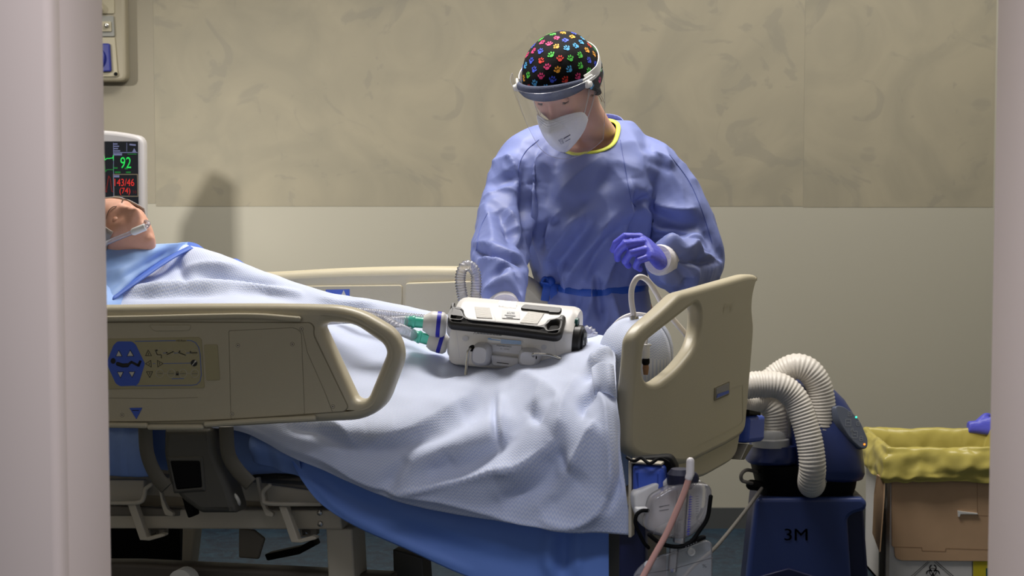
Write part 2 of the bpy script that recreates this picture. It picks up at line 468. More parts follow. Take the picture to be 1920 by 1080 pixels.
# mottled sponge-effect wallpaper
def mottle(name, c0, c1, c2, s1, s2):
    m = mat(name, c0, .6); nt = m.node_tree; b = nt.nodes['Principled BSDF']; tc = nt.nodes.new('ShaderNodeTexCoord')
    n1 = nt.nodes.new('ShaderNodeTexNoise'); n1.inputs['Scale'].default_value = s1; n1.inputs['Detail'].default_value = 6; n1.inputs['Distortion'].default_value = 1.6
    n2 = nt.nodes.new('ShaderNodeTexNoise'); n2.inputs['Scale'].default_value = s2; n2.inputs['Detail'].default_value = 3; n2.inputs['Distortion'].default_value = 2.5
    for n in (n1, n2): nt.links.new(tc.outputs['Object'], n.inputs['Vector'])
    r1 = nt.nodes.new('ShaderNodeMapRange'); r1.inputs['From Min'].default_value = .35; r1.inputs['From Max'].default_value = .65; nt.links.new(n1.outputs[0], r1.inputs[0])
    r2 = nt.nodes.new('ShaderNodeMapRange'); r2.inputs['From Min'].default_value = .58; r2.inputs['From Max'].default_value = .64; r2.inputs['To Max'].default_value = .45; nt.links.new(n2.outputs[0], r2.inputs[0])
    a = nt.nodes.new('ShaderNodeMix'); a.data_type = 'RGBA'; a.inputs[6].default_value = lin(c0); a.inputs[7].default_value = lin(c1); nt.links.new(r1.outputs[0], a.inputs[0])
    d = nt.nodes.new('ShaderNodeMix'); d.data_type = 'RGBA'; d.inputs[7].default_value = lin(c2); nt.links.new(r2.outputs[0], d.inputs[0]); nt.links.new(a.outputs[2], d.inputs[6])
    nt.links.new(d.outputs[2], b.inputs['Base Color'])
mottle('wallpaper', (162, 154, 132), (148, 142, 123), (136, 132, 118), 2.6, 4.2)
mottle('floor_vinyl', (26, 50, 66), (15, 30, 46), (50, 80, 94), 14, 40)
# ------------------------------------------------------------------ room shell
YW = 6.493; XL, XR, YF, H = -3.0, 3.0, 2.4, 2.9
def st(o): o['kind'] = 'structure'; return o
def quadbox(name, x0, x1, y0, y1, z0, z1, m, bev=0):
    mb = MB(); mb.box(((x0+x1)/2, (y0+y1)/2, (z0+z1)/2), (x1-x0, y1-y0, z1-z0), m, bev=bev); return st(mb.build(name))
quadbox('floor', XL-.1, XR+.1, YF-2.6, YW+.1, -.1, 0, 'floor_vinyl')
quadbox('ceiling', XL-.1, XR+.1, YF, YW+.1, H, H+.1, 'ceiling_paint')
quadbox('wall_back', XL-.1, XR+.1, YW, YW+.1, 0, H, 'lower_wall')
quadbox('wall_left', XL-.1, XL, YF, YW, 0, H, 'lower_wall')
quadbox('wall_right', XR, XR+.1, YF, YW, 0, H, 'lower_wall')
# wallpaper sheets: two hung sheets above the rail line, and the strip left of them
zl = pix(1000, 387, YW).z
x1 = pix(290, 200, YW).x; x2 = pix(1508, 200, YW).x; x3 = pix(1863, 300, YW).x
quadbox('trim_1', x1, x2-.001, YW-.001, YW, zl, H, 'wallpaper')
quadbox('trim_2', x2, x3, YW-.001, YW, zl-.003, H, 'wallpaper')
quadbox('trim_6', XL, x1-.001, YW-.001, YW, zl+.01, H, 'side_paint')
quadbox('baseboard_back', XL, XR, YW-.012, YW, 0, .075, 'base_rubber')
# front wall with the doorway the picture is taken through
xa = pix(104, 500, YF).x; xb = .718
for nm, a, b, z0, z1 in [('wall_front', XL-.1, xa-.02, 0, H), ('wall_front.001', xb+.02, XR+.1, 0, H), ('wall_front.002', xa-.02, xb+.02, 2.25, H)]:
    quadbox(nm, a, b, YF+.02, YF+.29, z0, z1, 'corridor_wall')
# steel door frame lining, wrapping both faces of the wall
def lining(name, x, sgn):
    w = .085; pts = [(x-sgn*w, YF), (x-sgn*.012, YF), (x-sgn*.003, YF+.004), (x, YF+.014), (x, YF+.045), (x-sgn*.003, YF+.05), (x, YF+.055), (x, YF+.3), (x-sgn*.05, YF+.3), (x-sgn*.05, YF+.29), (x-sgn*.02, YF+.29), (x-sgn*.02, YF+.02), (x-sgn*w, YF+.02)]
    mb = MB(); mb.rings([[Vector((p[0], p[1], z)) for p in pts] for z in (0, 2.25)], 'jamb')
    return st(mb.build(name, sharp=50))
lining('trim_3', xa, 1); lining('trim_4', xb, -1)
quadbox('trim_5', xa, xb, YF, YF+.3, 2.2, 2.25, 'jamb')
# ------------------------------------------------------------------ light
def area(name, loc, size, power, col=(255, 250, 240), aim=None):
    d = bpy.data.lights.new(name, 'AREA'); d.shape = 'RECTANGLE'; d.size, d.size_y = size; d.energy = power; d.color = lin(col)[:3]
    o = bpy.data.objects.new(name, d); COL.objects.link(o); o.location = loc
    if aim is not None: o.rotation_euler = (Vector(aim)-Vector(loc)).to_track_quat('-Z', 'Y').to_euler()
    return o
area('ceiling_lamp', (-.1, 4.75, 2.86), (1.2, .6), 62, (255, 250, 244))
area('ceiling_lamp', (-1.7, 5.2, 2.86), (1.2, .6), 8, (255, 250, 244))
area('ceiling_lamp', (1.5, 5.4, 2.86), (1.2, .6), 26, (255, 250, 244))
cl = area('corridor_lamp', (0, 1.85, 2.8), (1.3, .5), 44, (238, 240, 255)); cl.data.spread = math.radians(95)
area('shadow_lamp', (-2.2, 4.6, 2.0), (.05, .05), 3.2, (255, 250, 244), (-.95, 6.4, 1.1)).data.spread = math.radians(48)  # small unseen lamp, added to throw the column's shadow on the back wall
w = bpy.data.worlds.new('world'); sc.world = w; w.use_nodes = True
w.node_tree.nodes['Background'].inputs[0].default_value = lin((215, 222, 235)); w.node_tree.nodes['Background'].inputs[1].default_value = .2
sc.view_settings.view_transform = 'Standard'; sc.view_settings.look = 'None'; sc.view_settings.gamma = 1
sc.view_settings.exposure = -.12; sc.view_settings.use_curve_mapping = False
# ------------------------------------------------------------------ wall socket box
def socket_box():
    r = empty('socket_panel', pix(150, 153, YW-.06), 'grey plastic wall box with a blue socket cover, high on the left', 'socket box')
    P = Pl((0, YW-.07, 0), (1, 0, 0))
    mb = MB(); mb.plate(P, roundpoly([(30, -140), (232, -140), (237, 153), (30, 153)], 14), 'socket_grey', thick=.07, bev=.012); mb.build('housing', r)
    mb = MB(); mb.plate(P, roundpoly([(40, 70), (216, 70), (222, 144), (40, 144)], 3), 'socket_plate', thick=.01, off=.008, bev=.002)
    mb.plate(P, roundpoly([(40, -120), (212, -120), (215, 26), (40, 26)], 3), 'socket_plate', thick=.01, off=.006, bev=.002); mb.build('cover_plate', r)
    mb = MB(); mb.plate(P, roundpoly([(110, 82), (208, 82), (211, 135), (112, 137)], 4), 'socket_blue', thick=.03, off=.025, bev=.005)
    c = P.pt(178, 110, .025); mb.lathe([(.04, 0), (.042, .012), (.03, .018), (.0, .019)], c, P.n, 'socket_blue', 24); mb.build('blue_socket_cover', r, label='navy blue hinged socket cover')
    mb = MB(); mb.plate(P, roundpoly([(90, 30), (214, 30), (216, 69), (90, 69)], 3), 'module', thick=.015, off=.012, bev=.002)
    mb.plate(P, roundpoly([(170, 41), (210, 41), (211, 60), (170, 60)], 2), 'socket_plate', thick=.012, off=.02, bev=.002)
    mb.lathe([(.008, 0), (.008, .012), (.004, .014)], P.pt(203, 49, .02), P.n, 'steel', 12); mb.build('switch_module', r)
    mb = MB(); mb.lathe([(.007, 0), (.006, .006)], P.pt(218, 139, .008), P.n, 'black', 10); mb.build('screw', r)
    mb = MB(); mb.tube(cv([P.pt(178, 2, .02), P.pt(185, 12, .04), P.pt(192, 18, .03), P.pt(186, 24, .02), P.pt(170, 22, .02)], 6), .012, 'socket_plate', cap='round'); mb.build('lever', r)
socket_box()
# ------------------------------------------------------------------ patient monitor
def monitor():
    Y = 5.35; r = empty('patient_monitor', pz(150, 0, Y+.1), 'white patient monitor with glowing green and red numbers behind the bed head', 'monitor')
    P = Pl((0, Y, 0), (.995, .1, 0))
    mb = MB(); mb.plate(P, roundpoly([(-120, 262, 20), (-40, 246, 40), (100, 240, 60), (220, 246, 50), (270, 256, 16), (272, 500, 20), (-120, 500, 20)], 16, 6), 'monitor_white', thick=.1, bev=.012); mb.build('housing', r)
    mb = MB(); mb.plate(P, [(-90, 265), (259, 265), (261, 480), (-90, 480)], 'screen', thick=.004, off=.003, bev=.001)
    o = .0045
    def wave(y0, pat, m, w=1.6):
        pts = []; x = -60
        while x < 212:
            for dx, dy in pat: pts.append((min(x+dx, 213), y0+dy))
            x += pat[-1][0]
        mb.line(P, pts, w, m, o)
    wave(297, [(0, 0), (6, -1), (8, -6), (10, 3), (14, 0), (19, 0)], 's_green')
    wave(318, [(0, 0), (7, 0), (9, -9), (11, 4), (14, 0), (19, 0)], 's_dgreen')
    wave(352, [(0, 4), (4, -22), (7, -18), (10, 6), (13, 8)], 's_dred', 2)
    wave(383, [(0, 0), (5, -3), (9, 0), (14, 2), (19, 0)], 's_blue', 2)
    mb.line(P, [(213, 268), (214, 470)], 1, 's_grey', o); mb.line(P, [(213, 286), (258, 286)], 1.4, 's_grey', o)
    mb.line(P, [(238, 268), (238, 284)], .8, 's_grey', o)
    for i, w in enumerate((6, 9, 7, 11)): mb.line(P, [(214, 270+i*4.3), (214+w, 270+i*4.3)], 2.2, 's_grey', o)
    mb.line(P, [(244, 271), (254, 272)], 3, 's_grey', o); mb.poly(P, [(252, 278), (256, 285), (248, 285)], 's_grey', o)
    mb.line(P, [(214, 289.5), (228, 289.5)], 4, 's_grey', o); mb.line(P, [(240, 289), (256, 289)], 1.5, 's_dgreen', o)
    mb.text(P, '92', 236, 305, 20, 21, 's_green', o)
    for x, y, w in [(217, 315, 6), (237, 316, 4), (221, 323, 9), (241, 323, 7)]: mb.line(P, [(x-w/2, y), (x+w/2, y)], 3, 's_dgreen', o)
    mb.line(P, [(213, 327), (258, 327), (259, 368), (214, 368)], 1.8, 's_line', o, True); mb.line(P, [(215, 330.5), (223, 330.5)], 4, 's_grey', o)
    mb.text(P, '143/46', 233.5, 342, 37, 13.5, 's_red', o); mb.text(P, '(74)', 234.5, 359, 20, 14, 's_red', o); mb.text(P, '10', 253, 360, 6, 6, 's_dred', o)
    mb.line(P, [(214, 371), (230, 371)], 3.5, 's_grey', o); mb.line(P, [(214, 388.5), (260, 388.5)], 1.2, 's_grey', o)
    mb.text(P, '(6)', 225.5, 382, 11, 11, 's_blue', o); mb.line(P, [(245, 391), (256, 391)], 2, 's_line', o)
    mb.build('screen', r, 20)
    mb = MB(); b = P.pt(70, 480, -.06); mb.tube([b, Vector((b.x, b.y, .05))], .02, 'steel', 14); mb.build('pole', r)
    c = Vector((-1.60, 5.62, 0)); mb = MB()
    V = [(-1.557, 1.60), (-1.575, 1.60), (-1.634, 1.494), (-1.66, 1.25), (-1.66, .9), (-1.557, .9)]
    mb.add([Vector((x, 5.60, z)) for x, z in V]+[Vector((x, 5.66, z)) for x, z in V], [tuple(range(6)), tuple(reversed(range(6, 12)))]+[(i, (i+1) % 6, (i+1) % 6+6, i+6) for i in range(6)], 'dark_plastic')
    mb.build('shadow_column', r)  # made-up column hidden by the door frame, shaped to cast the wall shadow
    mb = MB(); mb.tube([P.pt(40, 380, -.1), Vector((-1.6, 5.62, 1.2))], .02, 'steel', 12); mb.build('arm', r)  # added arm, ties the shadow-casting column to the monitor
    mb = MB(); mb.lathe([(.24, 0), (.24, .02), (.03, .06)], (b.x, b.y, 0), (0, 0, 1), 'monitor_white', 24); mb.build('base', r)
    mb = MB(); mb.tube(cv([pix(252, 398, Y-.1), pix(268, 408, Y-.1), pix(280, 425, Y-.12), pix(287, 455, Y-.15), pix(288, 480, Y-.2)], 8), .0022, 'white_hose', 8); 
    tag(mb.build('sensor_lead'), 'thin white lead curving down beside the white patient monitor', 'cable')
monitor()
# ------------------------------------------------------------------ hospital bed
A16 = math.radians(16); BU = Vector((math.cos(A16), -math.sin(A16), 0)); BV = Vector((math.sin(A16), math.cos(A16), 0))
C0 = Vector((.217, 3.6, 0))
def near(d): return Pl(C0+BV*d, BU)
def Yn(px): return 3.662/(1+.0000844*(px-960))
bed = empty('hospital_bed', C0-BU*.9+BV*.48, 'beige adjustable hospital bed standing across the room under the patient', 'hospital bed')
def side_rail_near():
    P = near(-.10)
    out = [(-330, 577, 60), (192, 574, 900), (355, 571, 900), (540, 571, 900), (659, 575, 70), (738, 622, 45), (753, 668, 45), (718, 763, 40), (676, 789, 40), (540, 795, 900), (388, 804, 900), (192, 803, 900), (-330, 800, 60)]
    hole = roundpoly([(599, 612, 12), (612, 605, 9), (660, 608, 20), (715, 646, 14), (722, 662, 14), (686, 750, 16), (664, 752, 16)], 12)
    mb = MB(); mb.plate(P, roundpoly(out, 30, 6), 'bed_plastic', [hole], thick=.055, bev=.02, res=5)
    rail = mb.build('side_rail', bed, label='near side rail with the blue control pad')
    # moulded face panel with a seam round it
    mb = MB()
    fo = roundpoly([(-250, 606), (300, 603), (583, 604, 5), (590, 612, 5), (589, 627, 8), (654, 763, 6), (647, 772, 6), (400, 790, 200), (180, 792), (-250, 792)], 8)
    mb.plate(P, fo, 'groove', thick=.006, off=.0015, bev=.001)
    fi = roundpoly([(-248, 607.5), (300, 604.5), (582, 605.5, 5), (588.5, 613, 5), (587.5, 628, 8), (652.5, 763, 6), (646, 771, 6), (400, 788.5, 200), (180, 790.5), (-248, 790.5)], 8)
    mb.plate(P, fi, 'bed_plastic_panel', thick=.006, off=.0022, bev=.0012)
    ii = [(430, 620, 3), (553, 614, 8), (566, 622, 8), (572, 777), (434, 786)]
    mb.line(P, roundpoly(ii, 5), .9, 'groove', .0026, True)
    mb.line(P, [(567, 614), (577, 660), (610, 735), (624, 772)], .9, 'groove', .0026)
    mb.plate(P, roundpoly([(280, 609), (360, 609), (357, 620), (290, 621)], 5), 'bed_plastic_panel', thick=.004, off=.0045, bev=.0018)
    mb.line(P, [(190, 746), (300, 747), (372, 745)], .8, 'groove', .0026)
    mb.build('face_panel', rail)
    for a in [[(-240, 599), (190, 597), (380, 593), (480, 592), (562, 598)], [(390, 795), (480, 789), (590, 783.5)], [(-240, 792), (190, 796), (276, 797)], [(284, 800), (380, 800)]]:
        mb = MB(); mb.tube([P.pt(x, y, .0065) for x, y in catmull(a, 8)], .006, 'bed_plastic', 10, 'round'); mb.build('ridge', rail)
    for x, y in [(566, 616.5), (447, 647.5), (549, 645), (625, 762), (436, 776), (230, 778)]:
        mb = MB(); mb.disc(P, x, y, 4, 4, 'groove', .0025); mb.disc(P, x, y, 3, 3, 'frame_metal', .0028); mb.disc(P, x, y, 1.1, 1.1, 'black', .003); mb.build('screw', rail)
    mb = MB(); mb.plate(P, roundpoly([(384, 646), (409, 646), (413.5, 712), (388, 713)], 3), 'panel_film', thick=.003, off=.004, bev=.0008); mb.build('cover', rail)
    mb = MB(); o = .0026
    mb.plate(P, [(244, 764.5), (268, 764), (257, 785.5)], 'icon_blue', thick=.003, off=.004, bev=.0005); mb.line(P, [(250, 769), (262, 769)], 1.5, 'icon_black', .0045); mb.build('level_mark', rail, label='blue triangle mark')
    # control pad: film, hexagon, symbols (traced from a close view: x = 190 + X/6.75, y = 600 + Y/6.75)
    q = lambda X, Y: (190+X/6.75, 600+Y/6.75)
    T = lambda *L: [q(*p) for p in L]
    mb = MB()
    mb.plate(P, roundpoly([(150, 636), (374, 632, 7), (379, 636, 7), (384.5, 727), (150, 730)], 3), 'panel_film', thick=.004, off=.0042, bev=.0008)
    f = .0046
    fr = [q(*p) for p in [(440, 268), (950, 258)]]; mb.line(P, fr, 1.3, 'line_blue', f)
    mb.line(P, [q(*p) for p in [(1095, 256), (1150, 258), (1205, 285), (1245, 345), (1262, 430), (1270, 560), (1278, 690), (1262, 770), (1220, 812), (1160, 822), (800, 826), (440, 830)]], 1.3, 'line_blue', f)
    mb.text(P, 'Hill-Rom', *q(1022, 257), 17.5, 4.0, 'icon_black', f)
    hx = roundpoly([q(*p) for p in [(78, 545), (165, 320), (215, 268), (400, 268), (450, 310), (565, 548), (490, 790), (455, 828), (250, 835), (195, 800)]], 3)
    mb.poly(P, hx, 'icon_blue', f)
    g = f+.0006
    for t in [[(235, 375), (282, 458), (196, 460)], [(380, 372), (430, 455), (336, 458)], [(212, 652), (298, 650), (258, 735)], [(358, 650), (445, 648), (405, 728)]]:
        mb.poly(P, T(*t), 'icon_black', g)
        c = [sum(p[i] for p in t)/3 for i in (0, 1)]
        mb.poly(P, T(*[(c[0]+(p[0]-c[0])*.78, c[1]+(p[1]-c[1])*.78) for p in t]), 'icon_white', g+.0004)
    mb.disc(P, *q(164, 515), 32/6.75, 36/6.75, 'icon_black', g)
    body = [(215, 548), (290, 578), (345, 570), (395, 528), (480, 572), (508, 520)]
    mb.tube([P.pt(*q(*p), g) for p in [(222, 552), (285, 572), (345, 568)]], .0042, 'icon_black', 8, 'round', flat=.3, up=P.n.copy())
    mb.line(P, [q(*p) for p in body], 4.6, 'icon_black', g); mb.line(P, T((488, 578), (512, 518)), 3.2, 'icon_black', g)
    for t in [[(605, 378), (648, 450), (572, 448)], [(572, 550), (638, 508), (645, 594)], [(722, 508), (794, 548), (728, 592)], [(584, 652), (662, 650), (626, 726)]]:
        mb.line(P, T(*t), 1.0, 'icon_black', f, True); c = [sum(p[i] for p in t)/3 for i in (0, 1)]
        mb.line(P, T((c[0]-4, c[1]-14), (c[0]+4, c[1]), (c[0]-2, c[1]+14)), 1.0, 'icon_black', f)
    mb.line(P, T((665, 550), (695, 550)), .8, 'line_blue', f); mb.line(P, T((800, 548), (1140, 543)), 1.0, 'line_blue', f)
    for x in (795, 935, 1085): mb.line(P, T((x, 416), (x+45, 414)), .9, 'line_blue', f)
    for x in (740, 885, 1040, 1190):
        pts = [q(x+46*math.cos(i*math.pi/10), 412+44*math.sin(i*math.pi/10)) for i in range(20)]; mb.line(P, pts, .6, 'line_pale', f, True)
    mb.line(P, T((695, 375), (722, 435), (772, 438), (774, 480)), 1.2, 'icon_black', g); mb.disc(P, *q(716, 380), 1.5, 1.5, 'icon_black', g)
    mb.line(P, T((845, 434), (925, 396)), 1.6, 'icon_black', g); mb.disc(P, *q(842, 410), 1.3, 1.3, 'icon_black', g)
    mb.line(P, T((990, 408), (1078, 442)), 1.6, 'icon_black', g); mb.disc(P, *q(1005, 394), 1.3, 1.3, 'icon_black', g)
    mb.line(P, T((1138, 413), (1225, 411)), 1.6, 'icon_black', g); mb.disc(P, *q(1142, 397), 1.3, 1.3, 'icon_black', g)
    mb.disc(P, *q(1187, 542), 6.1, 6.4, 'icon_black', g); mb.line(P, T((1165, 570), (1200, 525)), 1.5, 'icon_white', g+.0003); mb.disc(P, *q(1205, 520), 1.9, 1.9, 'icon_white', g+.0003)
    for x in (752, 898, 1045, 1195):
        pts = [q(x+48*math.cos(i*math.pi/10), 672+52*math.sin(i*math.pi/10)) for i in range(20)]; mb.line(P, pts, 1.4, 'line_pale', f, True)
        mb.line(P, T((x-34, 676), (x+34, 674)), .9, 'print_grey', g); mb.line(P, T((x-20, 650), (x-8, 648)), .8, 'print_grey', g)
    for a, b in ((803, 848), (1095, 1145)): mb.line(P, T((a, 672), (b, 672)), 1.2, 'line_pale', f)
    mb.poly(P, T((958, 672), (992, 671), (993, 697), (959, 698)), 'icon_black', g); mb.line(P, T((963, 672), (966, 652), (984, 651), (988, 672)), .9, 'icon_black', g)
    mb.line(P, T((905, 740), (1055, 738)), 1.2, 'line_blue', f)
    for y in (390, 420, 460, 720): mb.line(P, T((38, y), (60, y)), .9, 'print_grey', f)
    mb.disc(P, *q(40, 640), 1.8, 2.2, 'icon_blue', f); mb.disc(P, *q(75, 645), 1.9, 1.9, 'led_green', g)
    mb.build('control_panel', rail, 20, label='grey film control pad with a blue hexagon of arrows')
side_rail_near()
def side_rail_far():
    P = near(1.02)
    out = roundpoly([(-120, 512, 40), (500, 512, 900), (620, 504, 900), (760, 500, 900), (900, 501, 60), (985, 512, 40), (1045, 575, 30), (1085, 650, 30), (1060, 740, 40), (600, 740), (-120, 740, 40)], 20, 6)
    hole = roundpoly([(915, 556, 12), (962, 556, 14), (985, 575, 12), (1012, 640, 10), (1000, 690, 14), (930, 690, 12)], 10)
    mb = MB(); mb.plate(P, out, 'bed_plastic', [hole], thick=.06, bev=.022, res=5)
    r = mb.build('side_rail', bed, label='far side rail behind the patient')
    mb = MB(); mb.plate(P, roundpoly([(762, 530), (905, 526), (912, 720), (757, 720)], 6), 'bed_plastic', thick=.012, off=.01, bev=.004); mb.build('face_panel', r)
    mb = MB(); mb.plate(P, roundpoly([(-80, 540), (540, 536), (755, 534), (752, 720), (-80, 720)], 6), 'bed_plastic_panel', thick=.008, off=.005, bev=.003); mb.build('inner_panel', r, label='yellowish inner panel')
    mb = MB(); mb.poly(P, [(612, 543), (657, 542), (657, 556), (612, 557)], 'icon_blue', .0056); mb.poly(P, [(646, 543.5), (651.5, 556), (640, 556)], 'icon_white', .0062)
    mb.build('blue_sticker', r)
side_rail_far()
# ---- footboard: a gently curved board across the foot end
A24 = math.radians(24)
FB = Pl((.217, 3.585, 0), (math.sin(A24), math.cos(A24), 0), g=lambda a: -.35*max(0, .34-a)**2)
def footboard():
    k = lambda L: [(1130+p[0]/2.7, 500+p[1]/2.7)+tuple(p[2:]) for p in L]
    out = roundpoly(k([(166, 450, 60), (172, 366, 34), (206, 306, 50), (306, 220, 60), (395, 135, 40), (440, 124, 60), (742, 38, 30), (795, 42, 26), (768, 122, 40), (757, 205, 120), (769, 300, 120), (758, 450, 200), (732, 760, 100), (722, 850, 20), (640, 900, 20), (420, 1010, 60), (300, 985, 80), (140, 962, 30), (138, 800, 60), (146, 640, 100)]), 20, 6)
    hole = roundpoly(k([(212, 430, 20), (224, 384, 22), (306, 320, 60), (440, 214, 20), (478, 186, 18), (500, 225, 40), (497, 320, 60), (468, 412, 60), (380, 520, 60), (285, 590, 30), (234, 590, 26), (204, 545, 26)]), 20, 6)
    mb = MB(); mb.plate(FB, out, 'bed_plastic', [hole], thick=.036, bev=.013, cuts=16, res=5)
    fb = mb.build('footboard', bed)
    mb = MB(); mb.plate(FB, roundpoly(k([(330, 985), (470, 960), (740, 815), (722, 850), (700, 975, 20), (520, 1078, 60), (420, 1062)]), 6), 'bed_plastic', thick=.03, off=-.012, bev=.008, cuts=6); mb.build('lower_panel', fb)
    mb = MB(); mb.plate(FB, roundpoly(k([(565, 610), (640, 577), (638, 648), (562, 681)]), 3), 'groove', thick=.006, off=.002, bev=.001)
    mb.plate(FB, roundpoly(k([(571, 616), (635, 587), (633, 641), (568, 672)]), 2), 'label_mirror', thick=.004, off=.003, bev=.0005)
    mb.poly(FB, k([(575, 645), (632, 625), (632, 640), (570, 665)]), 'icon_blue', .0035); mb.build('sticker', fb, label='framed mirror-like sticker')
    mb = MB(); mb.line(FB, k([(460, 918), (560, 868), (690, 802), (710, 778), (708, 600), (645, 620)]), .7, 'line_pale', .0012); mb.build('moulded_line', fb); mb = MB()
    for a in [[(612, 232), (616, 190), (632, 196), (633, 208), (617, 214)], [(640, 190), (648, 222)], [(662, 180), (648, 205), (660, 216)]]: mb.line(FB, k(a), .8, 'bed_plastic', .002)
    mb.build('moulded_mark', fb)
    mb = MB(); mb.plate(FB, roundpoly([(1406, 780), (1436, 777), (1434, 828), (1402, 832)], 5), 'bumper_blue', thick=.05, off=-.0, bev=.012); b1 = mb.build('bumper', fb, label='blue corner bumper at the far corner')
    mb = MB(); mb.plate(FB, [(1402, 768), (1424, 772), (1424, 779), (1402, 778)], 'black', thick=.06, off=.004, bev=.003); mb.plate(FB, [(1402, 832), (1412, 834), (1395, 862), (1388, 862)], 'dark_strap', thick=.05, off=.002, bev=.003); mb.build('bumper_bracket', fb)
    PN = near(-.06)
    mb = MB(); mb.plate(PN, roundpoly([(1184, 873), (1244, 876, 8), (1247, 926, 8), (1184, 928, 8)], 7), 'bumper_blue', thick=.05, off=.0, bev=.014); mb.build('bumper', fb, label='blue corner bumper at the near corner')
    mb = MB(); mb.plate(PN, roundpoly([(1174, 864), (1250, 858, 14), (1262, 880), (1262, 934), (1176, 934)], 6), 'black', thick=.04, off=-.028, bev=.008)
    mb.plate(PN, roundpoly([(1176, 866), (1182, 866), (1182, 1010), (1176, 1010)], 2), 'frame_metal', thick=.03, off=-.01, bev=.002)
    mb.plate(PN, [(1180, 864), (1240, 869), (1240, 873), (1180, 869)], 'frame_metal', thick=.05, off=.0, bev=.003); mb.build('bumper_bracket', fb)
    mb = MB(); mb.tube(cv([PN.pt(1176, 858, .0), PN.pt(1192, 862, .015), PN.pt(1205, 857, .012), PN.pt(1222, 866, .02), PN.pt(1238, 858, .01), PN.pt(1252, 866, .0)], 8), .0035, 'black', 8, 'round'); mb.build('cable_tie', fb)
    mb = MB(); mb.plate(PN, [(1175, 930), (1200, 930), (1200, 1100), (1150, 1160), (1150, 1010)], 'navy_deep', thick=.03, off=-.05, bev=.004); mb.build('end_cover', fb, label='dark navy cover at the foot end')
footboard()
